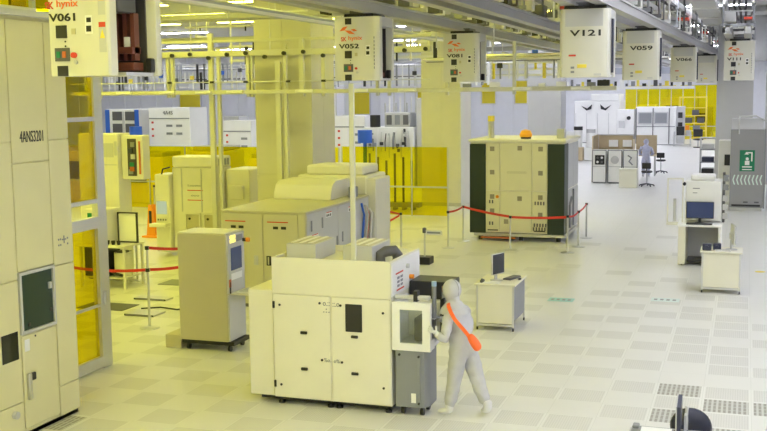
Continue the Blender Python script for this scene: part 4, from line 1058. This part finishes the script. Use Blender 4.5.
part(t, 'side_pipes', M().tube([(-4.40,28.3,.3),(-4.40,28.3,.9),(-4.40,28.6,1.1)], .03).tube([(-4.40,28.9,.3),(-4.40,28.9,1.3)], .025), mgrey)
part(t, 'pallet', M().box(-6.85, -4.4, YG+.02, 29.95, .12, .199), steel); 
for xx in (-6.7, -5.6, -4.6):
    for yy in (27.7, 29.7): part(t, 'foot', M().cyl((xx, yy, 0), (xx, yy, .12), .06, 12), black)
part(t, 'tray_edge', M().box(-6.62, -5.7, 27.36, 27.49, .08, .11), copper)
bc = part(t, 'beacon_base', M().cyl((-5.52, 27.9, 2.701), (-5.52, 27.9, 2.75), .14, 16), black)
part(bc, 'beacon', M().lathe([(.16,2.751),(.17,2.82),(.12,2.92),(.03,2.95)], -5.52, 27.9, 18), beacon, 'orange beacon')
part(t, 'top_valve', M().cyl((-6.55, 28.3, 2.701), (-6.55, 28.3, 3.15), .08, 14), lgrey); part(t, 'top_valve', M().cyl((-6.55, 28.3, 3.151), (-6.55, 28.3, 3.3), .09, 14), yellowpl)
part(t, 'top_box', M().box(-4.75, -4.55, 28.2, 28.5, 2.701, 2.95, .01), lgrey)

# ------------------------------------------------------------------ right side: inspection station, desk cart, shower cabinet
t = thing('inspection_station', 'white inspection station with dark monitor and side frame at right', 'workstation', -.9, 25.2)
part(t, 'upper_cabinet', M().box(-1.26, -.47, 24.95, 25.7, 1.0, 1.9, .02), white)
part(t, 'top_cap', M().box(-1.15, -.62, 25.0, 25.6, 1.901, 2.03, .03), white)
part(t, 'desk', M().box(-1.40, -.44, 24.5, 25.7, .90, .95, .008), white)
part(t, 'leg_panel', M().box(-1.38, -1.22, 24.6, 25.65, .03, .899, .008), offwhite)
part(t, 'leg_panel', M().box(-.52, -.46, 24.6, 25.65, .03, .899, .008), white)
part(t, 'back_panel', M().box(-1.219, -.521, 25.6, 25.65, .03, .899), lgrey)
part(t, 'footrest', M().box(-1.20, -.54, 24.75, 25.3, .04, .12, .01), black)
for xx in (-1.3, -.49):
    for yy in (24.7, 25.6): part(t, 'caster', M().cyl((xx-.015, yy, .015), (xx+.015, yy, .015), .015, 10), black)
part(t, 'side_frame', M().frame('y', 24.9, 24.94, -1.66, -1.30, .92, 1.96, .03).box(-1.66, -1.27, 24.78, 25.1, .90, .935), offwhite)
part(t, 'side_instrument', M().box(-1.52, -1.45, 24.85, 24.895, .98, 1.5, .01), lgrey)
part(t, 'dark_column', M().box(-.46, -.40, 25.0, 25.15, .96, 2.1, .01), dgrey)
for z in (1.05, 1.25, 1.45, 1.7, 1.9): part(t, 'column_module', M().box(-.45, -.34, 24.93, 24.995, z, z+.13, .01), lgrey if z < 1.5 else mgrey)
part(t, 'knob', M().sph((-1.29, 24.93, 1.83), .045, (1,1,1), 12), black)
part(t, 'marks', M().box(-1.1, -.95, 24.944, 24.949, 1.72, 1.74).box(-1.1, -1.0, 24.944, 24.949, 1.62, 1.635), mgrey)
monitor(-.93, 24.84, .951, 0.05, 'dark blue lit monitor on the white inspection station at right', .60, .38, black, screen)
solo('keyboard_tray', M().box(-.28,.28,-.09,.09,.001,.03,.006), black, 'black keyboard lying before the dark monitor of the inspection station', 'keyboard', -.93, 24.60, .951)

desk_cart(-.75, -.02, 21.4, 22.1, .82, 'small cream desk cart with monitor at the right edge', offwhite)
monitor(-.20, 21.75, .821, math.radians(100), 'grey monitor edge on at the right of the small desk cart', .40, .40, lgrey, glassdark)
for k, (xx, yy, s) in enumerate(((-.66, 21.6, .085), (-.47, 21.66, .075))):
    solo('instrument', M().box(-s, s, -.08, .08, .001, .13, .015).cyl((0,-.081,.07),(0,-.10,.07),.035,12), navy, ('left','right')[k]+' dark instrument on the left half of the small desk cart', 'instrument', xx, yy, .821)
keyboard(-.36, 21.50, .821, 0.1, 'white keyboard at the front of the small desk cart', white, .30)

t = thing('shower_cabinet', 'grey emergency shower cabinet with green sign and white chevrons', 'cabinet', .07, 36.6)
part(t, 'body', M().box(-.45, .58, 36.1, 37.2, .12, 2.65, .015), mat('shower_grey', (.30,.30,.32), .4))
part(t, 'top_cowl', M().prism([(36.1, 2.655), (36.5, 2.98), (37.2, 2.98), (37.2, 2.655)], 'x', -.42, .55), lgrey)
part(t, 'pipe', M().tube([(-.2,36.06,2.5),(-.2,36.3,3.05),(.3,36.4,3.08),(.62,36.4,2.9)], .025), lgrey)
part(t, 'plinth', M().box(-.42, .55, 36.15, 37.15, 0, .119), lgrey)
part(t, 'slot', M().box(-.38, .5, 36.085, 36.099, .16, .22), black)
for xx in (-.02, .32): part(t, 'vent', M().box(xx, xx+.14, 36.085, 36.099, .27, .32), dgrey)
part(t, 'edge_post', M().box(.582, .63, 36.1, 36.2, .1, 2.66), mgrey)
sg = part(t, 'sign', M().box(-.16, .30, 36.085, 36.098, 1.30, 1.98), greensign, 'green shower pictogram sign')
fig = M()
fig.sph((.07, 36.083, 1.70), .05, (1,.1,1), 12); fig.box(.0,.14,36.079,36.084,1.5,1.64); fig.box(-.08,.22,36.079,36.084,1.42,1.46); fig.box(.19,.23,36.079,36.084,1.62,1.92); fig.box(.02,.19,36.079,36.084,1.88,1.92)
fig.prism([(-.02,1.84),(.12,1.84),(.07,1.9),(.03,1.9)], 'y', 36.079, 36.084)
part(sg, 'pictogram', fig, signwhite)
part(sg, 'caption', M().box(-.08, .22, 36.079, 36.084, 1.34, 1.37), signwhite)
for k in range(8):
    xx = -.37+k*.118
    part(t, 'chevron', M().prism([(xx+.05,.86),(xx+.09,.86),(xx+.04,1.02),(xx+.09,1.18),(xx+.05,1.18),(xx,1.02)], 'y', 36.090, 36.099), mat('chevron_mint', (.70,.85,.80), .5))

t = thing('utility_cabinet', 'white utility cabinet with dark opening left of the shower cabinet', 'cabinet', -.66, 38.4)
part(t, 'body', M().box(-.86, -.46, 38.0, 38.8, .0, 2.2, .02), white); part(t, 'opening', M().box(-.66, -.48, 37.985, 37.999, 1.35, 1.72), black)
for z in (.5, .62, .8, .95): part(t, 'valve', M().box(-.62, -.5, 37.96, 37.999, z, z+.07, .01), mgrey)
t = thing('wire_rack', 'dark wire shelf rack standing at the foot of the grey column', 'rack', -1.52, 48.3)
for xx in (-1.85, -1.22):
    for yy in (48.0, 48.9): part(t, 'post', M().cyl((xx, yy, 0), (xx, yy, 1.85), .025, 8), steel)
for z in (.25, .75, 1.3, 1.8): part(t, 'shelf', M().box(-1.86, -1.2, 47.98, 48.92, z, z+.03), mgrey)
for k, (z, mm, lab) in enumerate(((.281, black, 'lower'), (.781, navy, 'middle'), (1.331, lgrey, 'upper'))):
    solo('storage_bin', M().box(-.25,.25,-.35,.35,.001,.22,.02), mm, lab+' shelf bin on the dark wire rack by the grey column', 'bin', -1.53, 48.45, z)

# ------------------------------------------------------------------ booth with the second person
t = thing('partition_booth', 'tan walled booth with three white cabinets far down the aisle', 'booth', -5.2, 46.5)
part(t, 'back_wall', M().box(-6.2, -4.62, 47.6, 47.66, 0, 1.98), tan)
part(t, 'side_wall', M().box(-6.22, -6.16, 45.9, 47.6, 0, 1.98), tan)
part(t, 'side_wall', M().box(-4.62, -4.57, 46.6, 47.6, 0, 1.8), tan)
part(t, 'frame', M().frame('y', 47.55, 47.6, -6.2, -4.62, 0, 2.0, .05), lgrey)
part(t, 'worktop', M().box(-6.15, -4.63, 46.0, 47.5, 1.27, 1.31), lgrey)
for k, xx in enumerate((-5.7, -5.1)): part(t, 'notice', M().box(xx, xx+.4, 47.54, 47.549, 1.45, 1.75), signwhite)
for k, (xa, mm, lab) in enumerate(((-6.15, black, 'white cabinet with black square emblem at the left of the booth'), (-5.5, lgrey, 'white cabinet with grey dial in the middle of the booth'), (-4.86, lgrey, 'white cabinet with hanging coil at the right of the booth'))):
    c = thing('test_cabinet', lab, 'cabinet', xa+.3, 45.75)
    part(c, 'body', M().box(xa, xa+.6, 45.5, 45.98, .03, 1.42, .012), white)
    part(c, 'edge_trim', M().frame('y', 45.48, 45.499, xa, xa+.6, .03, 1.42, .035), mgrey)
    part(c, 'drawer_line', M().box(xa+.04, xa+.56, 45.488, 45.499, .70, .73), lgrey)
    if k == 0:
        part(c, 'fan_guard', M().box(xa+.12, xa+.52, 45.47, 45.498, .80, 1.20, .01), mm)
        for a in (-1, 1):
            for b_ in (-1, 1): part(c, 'fan', M().cyl((xa+.32+a*.09, 45.455, 1.0+b_*.09), (xa+.32+a*.09, 45.469, 1.0+b_*.09), .05, 12), signwhite if a*b_ > 0 else dgrey)
    elif k == 1: part(c, 'dial', M().cyl((xa+.3, 45.47, 1.0), (xa+.3, 45.498, 1.0), .17, 18), mm)
    else: part(c, 'coil', M().tube([(xa+.2,45.44,1.2),(xa+.35,45.44,1.1),(xa+.25,45.44,.95),(xa+.4,45.44,.8)], .03), mgrey)
    part(c, 'foot', M().box(xa+.05, xa+.55, 45.55, 45.9, 0, .029), black)
solo('box_cabinet', M().box(-.36,.36,-.3,.3,.0,.72,.02).box(-.38,.38,-.32,.32,.72,.76,.01), offwhite, 'cream box cabinet before the booth and the stool', 'cabinet', -4.45, 43.9)
def stool(x, y, label, tilt=0.0, h=.62):
    t = thing('lab_stool', label, 'stool', x, y)
    hub = part(t, 'gas_lift', M().cyl((x,y,.1),(x,y,h-.06),.03,12), steel)
    for k in range(5):
        a = 2*PI*k/5+.3; e = (x+.3*math.cos(a), y+.3*math.sin(a), .06)
        l = part(t, 'foot_arm', M().cyl((x,y,.12), e, .025, 8), dgrey); part(l, 'caster', M().sph((e[0],e[1],.03), .03, (1,1,1), 10), black)
    part(t, 'seat', M().lathe([(.16,h-.06),(.22,h-.04),(.23,h),(.2,h+.03),(.05,h+.035)], x, y, 18), black)
    part(t, 'backrest', M().box(x-.18, x+.18, y-.25, y-.20, h+.12, h+.36, .02), black); part(t, 'back_stem', M().box(x-.02, x+.02, y-.24, y-.18, h-.03, h+.119), dgrey)
    return t
stool(-3.78, 44.4, 'black wheeled stool in front of the lavender suited person')
stool(-3.75, 51.5, 'black wheeled stool beyond the lavender suited person')
PX, PY = -4.22, 49.0
J2 = dict(pelvis=(PX, PY, .88), chest=(PX-.02, PY+.10, 1.24), neck=(PX-.02, PY+.17, 1.44), head=(PX-.02, PY+.22, 1.58),
    shoulder_l=(PX-.22, PY+.10, 1.33), shoulder_r=(PX+.20, PY+.10, 1.33), elbow_l=(PX-.32, PY+.16, 1.05), wrist_l=(PX-.22, PY+.40, 1.0), elbow_r=(PX+.29, PY+.16, 1.05), wrist_r=(PX+.18, PY+.40, 1.0),
    hip_l=(PX-.10, PY, .83), hip_r=(PX+.10, PY, .83), knee_l=(PX-.11, PY+.03, .46), knee_r=(PX+.12, PY+.0, .46), ankle_l=(PX-.11, PY-.02, .11), ankle_r=(PX+.13, PY-.03, .11), toe_l=(PX-.13, PY+.14, .045), toe_r=(PX+.16, PY+.13, .045))
person('person', 'person in lavender suit seen from behind at the far booth', J2, (0,1,0), suit2)
t = thing('work_table', 'tan topped work table before the lavender suited person', 'table', -4.2, 49.9)
part(t, 'tabletop', M().box(-4.78, -3.85, 49.55, 50.3, .92, .96), tan)
for xx in (-4.75, -3.92):
    for yy in (49.6, 50.2): part(t, 'leg', M().box(xx, xx+.05, yy, yy+.05, 0, .919), steel)
part(t, 'back_board', M().box(-4.78, -3.85, 50.25, 50.3, .961, 1.85), tan)

# ------------------------------------------------------------------ far equipment on the right
t = thing('white_machine', 'big white machine with two black handles beyond the booth', 'machine', -10.3, 81.5)
part(t, 'body', M().box(-12.1, -8.8, 79.5, 83.5, .05, 3.1, .04), white); part(t, 'upper_box', M().box(-10.9, -8.85, 79.6, 83.0, 3.101, 3.6, .03), white)
for xx in (-11.2, -9.8):
    part(t, 'black_handle', M().prism([(xx-.4,2.75),(xx+.05,2.55),(xx+.4,2.85),(xx+.35,2.5),(xx,2.4)] if xx < -10.5 else [(xx-.4,2.85),(xx-.05,2.55),(xx+.4,2.8),(xx,2.4),(xx-.35,2.5)], 'y', 79.44, 79.499), black)
for k in range(4): part(t, 'seam', M().box(-12.0+k*.8, -11.97+k*.8, 79.48, 79.499, .1, 2.2), lgrey)
part(t, 'skirt', M().box(-12.0, -8.9, 79.6, 83.4, 0, .049), mgrey)
t = thing('white_machine', 'white twin cabinet with two grey windows behind the booth', 'machine', -6.0, 77.8)
part(t, 'body', M().box(-7.4, -4.6, 77.0, 78.8, .05, 2.68, .03), white)
part(t, 'end_column', M().box(-4.59, -4.1, 77.05, 78.6, .05, 2.7, .02), lgrey)
for xa, xb in ((-7.15, -6.3), (-6.05, -5.25)):
    w_ = part(t, 'window', M().box(xa, xb, 76.95, 76.999, 1.55, 2.25), mgrey); part(w_, 'window_frame', M().frame('y', 76.93, 76.995, xa-.08, xb+.08, 1.47, 2.33, .08), lgrey)
for xx in (-7.35, -6.2, -5.1): part(t, 'black_seam', M().box(xx-.03, xx+.03, 76.96, 76.999, .1, 2.6), dgrey)
part(t, 'lower_line', M().box(-7.3, -4.7, 76.97, 76.999, 1.28, 1.33), mgrey)
for z in (1.2, 1.9): part(t, 'control', M().box(-4.5, -4.2, 77.0, 77.049, z, z+.4), black)
part(t, 'skirt', M().box(-7.3, -4.2, 77.1, 78.6, 0, .049), mgrey)
t = thing('white_machine', 'narrow white cabinet between the big white machine and the twin cabinet', 'machine', -8.1, 78.0)
part(t, 'body', M().box(-8.75, -7.5, 77.3, 78.6, 0, 2.5, .03), white); part(t, 'dial', M().cyl((-7.9, 77.2, 1.9), (-7.9, 77.299, 1.9), .14, 14), black); part(t, 'gauge', M().box(-8.6,-8.2,77.2,77.299,1.2,1.7), lgrey)
t = thing('equipment_trolley', 'small silver trolley with black box right of the twin cabinet', 'trolley', -4.1, 75.8)
part(t, 'frame', M().box(-4.7,-3.5,75.4,76.2,.1,.16).box(-4.7,-3.5,75.4,76.2,.7,.75), steel)
for xx in (-4.65, -3.58):
    for yy in (75.45, 76.1): part(t, 'leg', M().cyl((xx, yy, 0), (xx, yy, 1.0), .035, 8), steel)
part(t, 'box', M().box(-4.5,-4.0,75.5,76.1,.751,1.35), black); part(t, 'drum', M().cyl((-3.75,75.8,.751),(-3.75,75.8,1.1),.18,14), lgrey)
for k, (xx, mm, h, lab) in enumerate(((-8.9, black, 1.7, 'dark capped canister cart left of the booth'), (-8.2, lgrey, 1.55, 'grey canister cart nearest the left side of the booth'))):
    t = thing('canister_cart', lab, 'cart', xx, 60.0)
    part(t, 'base', M().box(xx-.3, xx+.3, 59.7, 60.3, .0, .75, .03), [tan, white][k]); part(t, 'canister', M().cyl((xx, 60, .751), (xx, 60, h), .24, 16), white); part(t, 'cap', M().cyl((xx, 60, h), (xx, 60, h+.2), .25, 16), mm)
# yellow panels and equipment at the far end
acrylic(-9.3, -2.1, 88.0, 4.2, 'yellow acrylic screen wall at the far end of the aisle', 8)
for k, (xa, xb, h, mm, lab) in enumerate(((-9.0,-7.0,2.6,white,'left cream tool behind the far yellow screen wall'), (-6.6,-4.8,3.2,offwhite,'middle tool behind the far yellow screen wall'), (-4.2,-2.6,2.4,lgrey,'right grey tool behind the far yellow screen wall'))):
    t = thing('far_tool', lab, 'machine', (xa+xb)/2, 92)
    part(t, 'body', M().box(xa, xb, 91, 93, 0, h, .03), mm); part(t, 'dark_panel', M().box(xa+.3, xb-.5, 90.96, 90.999, h*.5, h*.8), dgrey); part(t, 'door', M().box(xa+.2, xb-.2, 90.97, 90.999, .2, h*.42), lgrey)
    part(t, 'pipe', M().cyl((xa+.4, 91.5, h), (xa+.4, 91.5, h+1.2), .1, 10), steel)
t = thing('equipment_rack', 'orange and dark equipment rack before the far yellow screen wall', 'rack', -4.2, 86.5)
part(t, 'frame', M().frame('y', 86.2, 87.2, -5.0, -2.9, 0, 3.3, .1), yellowpl)
for z in (.6, 1.2, 1.8, 2.4): part(t, 'shelf', M().box(-4.9, -3.0, 86.25, 87.15, z, z+.06), yellowpl)
for z, xa, mm in ((.661,-4.7,orangeplast),(1.261,-4.5,dgrey),(1.861,-4.0,dgrey),(.661,-3.9,mgrey),(1.261,-3.6,dgrey)): part(t, 'module', M().box(xa, xa+.5, 86.3, 87.0, z, z+.4), mm)
t = thing('swivel_chair', 'black swivel chair far off before the yellow screen wall', 'chair', -3.0, 74.0)
part(t, 'base', M().cyl((-3.0,74,.0),(-3.0,74,.06),.3,12), dgrey); part(t, 'column', M().cyl((-3.0,74,.06),(-3.0,74,.5),.05,8), steel); part(t, 'seat', M().sph((-3.0,74,.56), .36, (1,1,.22), 14), black); part(t, 'backrest', M().box(-3.3,-2.7,73.65,73.75,.75,1.25,.04), black)
t = thing('wall_cabinet', 'tall blue grey ribbed cabinet at the far right edge', 'cabinet', 2.2, 47.3)
part(t, 'body', M().box(.75, 3.4, 46.5, 48.0, 0, 4.6, .02), lgrey)
for k in range(7): part(t, 'rib', M().box(.85+k*.36, .93+k*.36, 46.46, 46.499, .1, 4.5), ductblue)

# ------------------------------------------------------------------ equipment seen over the yellow panels at left
def far_cabinet(name, x0, x1, y0, y1, h, m, label, blue=False, nwin=2):
    t = thing(name, label, 'machine', (x0+x1)/2, (y0+y1)/2)
    part(t, 'body', M().box(x0, x1, y0, y1, .05, h, .02), m); part(t, 'skirt', M().box(x0+.05, x1-.05, y0+.05, y1-.05, 0, .049), mgrey)
    if blue:
        for xx in (x0-.001, x1-.22): part(t, 'blue_post', M().box(xx, xx+.22, y0-.03, y0-.001, 1.5, h-.02), bluepl)
        for xa in (x0+.38, x0+1.05):
            for z in (h-1.05, h-.5): part(t, 'port_window', M().box(xa, xa+.5, y0-.03, y0-.001, z, z+.4), dgrey)
        part(t, 'centre_post', M().box(x0+.9, x0+1.0, y0-.04, y0-.001, 1.5, h-.1), lgrey)
    else:
        part(t, 'header', M().box(x0+.03, x1-.03, y0-.02, y0-.001, h-.5, h-.45), mgrey)
        for z in (h-.7, h-1.0, h-1.3): part(t, 'indicator', M().box(x0+.15, x0+.25, y0-.02, y0-.001, z, z+.09), redink)
        for k in range(nwin):
            for z in (h-.85, h-1.2): part(t, 'label_plate', M().box(x0+.9+k*.5, x0+1.2+k*.5, y0-.02, y0-.001, z, z+.1), mgrey)
    return t
far_cabinet('metrology_tool', -27.75, -26.0, 42, 43.6, 3.3, white, 'white tool with blue posts and four dark windows over the left yellow panels', True)
t = far_cabinet('metrology_tool', -25.5, -23.4, 42, 43.6, 3.36, white, 'white cabinet with red indicators and dark lettering above the left yellow panels')
text(t, 'small_lettering', '4A4S', ink, -24.5, 41.97, 3.14, .16, .5)
far_cabinet('metrology_tool', -22.3, -20.9, 43, 44.2, 2.75, white, 'low white cabinet right of the red indicator cabinet', False, 1)
far_cabinet('metrology_tool', -23.3, -22.5, 45, 46, 2.9, lgrey, 'grey cabinet in the gap beside the red indicator cabinet', False, 1)
solo('blue_drum', M().cyl((0,0,0),(0,0,2.55),.28,18), bluepl, 'blue drum column between the two white tools at far left', 'drum', -25.75, 41.3)
solo('blue_tank', M().cyl((0,0,1.9),(0,0,2.42),.3,18).cyl((0,0,0),(0,0,1.9),.08,10), bluepl, 'blue tank on a stand behind the slim grey post', 'tank', -14.75, 40.9)
t = thing('vacuum_tool', 'grey tool with pipes and black motor above the bright yellow panels', 'machine', -14.2, 42.6)
part(t, 'body', M().box(-15.2, -13.0, 42.0, 43.4, 0, 2.5, .03), white); part(t, 'upper_module', M().box(-14.3, -13.2, 42.1, 43.3, 2.501, 3.1, .02), lgrey)
part(t, 'motor', M().cyl((-14.75, 42.2, 2.501), (-14.75, 42.2, 3.0), .22, 14), black)
rs = random.Random(11)
for k in range(12):
    xx = -15.1+k*.175; za = rs.uniform(1.2, 1.7); zb = rs.uniform(2.2, 2.48); r = rs.choice((.02,.03,.05))
    part(t, 'pipe', M().tube([(xx,41.93,za),(xx,41.9,(za+zb)/2),(xx+rs.uniform(-.06,.06),41.93,zb)], r), [black, steel, mgrey, white, alu][k % 5])
for k in range(16):
    xx = rs.uniform(-15.1, -13.3); zz = rs.uniform(1.3, 2.3); w_ = rs.uniform(.05,.16)
    part(t, 'module', M().box(xx, xx+w_, 41.80, 41.86, zz, zz+rs.uniform(.06,.22), .008), [dgrey, white, black, lgrey, ductblue, signwhite][k % 6])
for k in range(9):
    xx = -14.4+k*.16
    part(t, 'riser', M().cyl((xx, 42.5+.1*(k % 3), 3.11 if xx > -14.25 else 2.51), (xx, 42.5+.1*(k % 3), 3.5+.25*(k % 3)), .035, 8), [steel, white, alu][k % 3])
for k in range(3): part(t, 'window', M().box(-14.2+k*.36, -13.98+k*.36, 42.06, 42.099, 2.6, 3.0), [dgrey, mgrey, dgrey][k])
part(t, 'gas_box', M().box(-12.95, -12.3, 42.2, 43.3, 0, 3.7, .02), lgrey)
far_cabinet('metrology_tool', -16.9, -15.5, 43, 44.2, 2.95, white, 'white tool glimpsed between the broad column and the slim grey post', False, 1)
for k, (xx, w_, h) in enumerate(((-19.6, .9, 4.6), (-18.2, .8, 4.4))):
    t = thing('gas_cabinet', ('left','right')[k]+' tall pale gas cabinet beside the broad cream column', 'cabinet', xx, 46.0)
    part(t, 'body', M().box(xx-w_/2, xx+w_/2, 45.6, 46.6, 0, h, .02), colgrey); part(t, 'door', M().box(xx-w_/2+.05, xx+w_/2-.05, 45.57, 45.599, .2, h-.2), lavwall)
# tools directly behind the yellow panels (seen through them)
for k, (xa, xb, h, mm, lab) in enumerate(((-24.6,-22.8,1.9,offwhite,'first tool from the left seen through the yellow panels'),(-21.8,-20.0,1.7,offwhite,'second tool from the left seen through the yellow panels'),
        (-18.9,-17.5,1.95,cream,'third tool from the left seen through the yellow panels'),(-16.6,-14.6,1.7,offwhite,'fourth tool seen through the yellow panels near the broad column'))):
    t = thing('chamber_tool', lab, 'machine', (xa+xb)/2, 34.5)
    part(t, 'body', M().box(xa, xb, 33.8, 35.4, 0, h, .03), mm); part(t, 'dark_port', M().box(xa+.4, xb-.7, 33.76, 33.799, h*.45, h*.8), dgrey); part(t, 'lid', M().box(xa+.1, xb-.1, 33.9, 35.3, h+.001, h+.15, .02), lgrey)
t = thing('pipe_stand', 'pipe stand seen through the bright yellow panels', 'pipe stand', -11.6, 34.0)
for k in range(6): part(t, 'pipe', M().cyl((-12.1+k*.3, 34.0, .25), (-12.1+k*.3, 34.0, 1.9-.12*(k % 3)), .04, 8), dgrey)
part(t, 'base', M().box(-12.3, -10.3, 33.8, 34.2, .1, .249), mgrey)
for k in range(6): part(t, 'foot', M().box(-12.2+k*.32, -12.1+k*.32, 33.85, 34.15, 0, .099), mgrey)

# ------------------------------------------------------------------ foreground desk at the bottom right
t = thing('desk_cart', 'grey topped desk corner cut by the bottom edge of the picture', 'desk', -.55, 9.75)
part(t, 'tabletop', M().box(-.95, .15, 9.4, 10.08, .77, .80, .008), mgrey); part(t, 'edge_strip', M().box(-.97, .17, 9.38, 10.10, .745, .769), lgrey)
for xx in (-.92, .09):
    for yy in (9.45, 10.0): part(t, 'leg', M().box(xx, xx+.04, yy, yy+.04, 0, .744), alu)
solo('paper_sheet', M().box(-.14,.14,-.2,.2,.001,.006,.001), signwhite, 'white paper sheet on the grey desk at the bottom right', 'paper', -.72, 9.84, .80)
solo('desk_caddy', M().box(-.03,.03,-.05,.05,.001,.03,.008), mgrey, 'small grey caddy at the left corner of the grey desk', 'caddy', -.91, 10.02, .80)
t = thing('monitor', 'thin dark monitor seen edge on at the bottom right', 'monitor', -.50, 9.9, .80)
part(t, 'stand_base', M().box(-.56,-.40,9.78,10.0,.801,.815,.004), black); part(t, 'stand_neck', M().box(-.465,-.445,9.86,9.94,.815,1.0), lgrey)
part(t, 'housing', M().prism([(9.70,.88),(9.98,.88),(9.98,1.14),(9.94,1.175),(9.90,1.17),(9.70,1.12)], 'x', -.522, -.488), navy); part(t, 'bezel', M().prism([(9.69,.875),(9.985,.875),(9.985,1.14),(9.94,1.18),(9.89,1.176),(9.69,1.125)], 'x', -.533, -.5225), lgrey)
t = thing('swivel_chair', 'black glossy chair back behind the grey desk at the bottom right', 'chair', -.43, 10.6)
part(t, 'backrest', M().sph((-.43,10.5,.70), .20, (1,.4,.95), 24), mat('glossy_navy', (.012,.014,.035), .18))
part(t, 'seat', M().sph((-.43,10.75,.42), .25, (1,1,.2), 18), black); part(t, 'column', M().cyl((-.43,10.75,.08),(-.43,10.75,.37),.03,10), steel); part(t, 'back_stem', M().tube([(-.43,10.7,.41),(-.43,10.56,.44),(-.43,10.53,.56)], .02), dgrey)
for k in range(5):
    a = 2*PI*k/5; e = (-.43+.28*math.cos(a), 10.75+.28*math.sin(a), .06); l = part(t, 'foot_arm', M().cyl((-.43,10.75,.1), e, .022, 8), black); part(l, 'caster', M().sph((e[0],e[1],.03), .03, (1,1,1), 10), black)
part(t, 'back_post', M().tube([(-.47,10.40,.5),(-.47,10.37,.8),(-.465,10.40,.93)], .02, 8), lgrey)

# ------------------------------------------------------------------ floor decals
def sticker(x, y, w, d, m, label, dots=True):
    t = thing('floor_sticker', label, 'floor marking', x, y)
    part(t, 'sheet', M().box(x-w/2, x+w/2, y-d/2, y+d/2, .001, .003), m)
    if dots:
        for k in range(4): part(t, 'print', M().box(x-w*.4+k*w*.22, x-w*.4+k*w*.22+w*.12, y-d*.2, y+d*.2, .0031, .004), mgrey)
sticker(-1.36, 20.46, .52, .34, mat('pale_teal', (.66,.76,.76), .5), 'pale teal floor sticker in the open aisle at right')
sticker(-3.25, 19.95, .48, .34, teal, 'teal floor sticker right of the cream desk')
solo('floor_dot', M().cyl((0,0,.001),(0,0,.003),.11,20), yellowpl, 'round yellow floor dot by the right edge', 'floor marking', .38, 24.2)

# ------------------------------------------------------------------ world and colour management
w = bpy.data.worlds.new('world'); bpy.context.scene.world = w; w.use_nodes = True
w.node_tree.nodes['Background'].inputs[0].default_value = (.8,.8,.85,1); w.node_tree.nodes['Background'].inputs[1].default_value = .3
vs = bpy.context.scene.view_settings
vs.view_transform = 'Standard'; vs.look = 'None'; vs.exposure = 0.26; vs.gamma = 1.0; vs.use_curve_mapping = False
cy = bpy.context.scene.cycles
cy.max_bounces = 8; cy.transparent_max_bounces = 12; cy.use_denoising = True
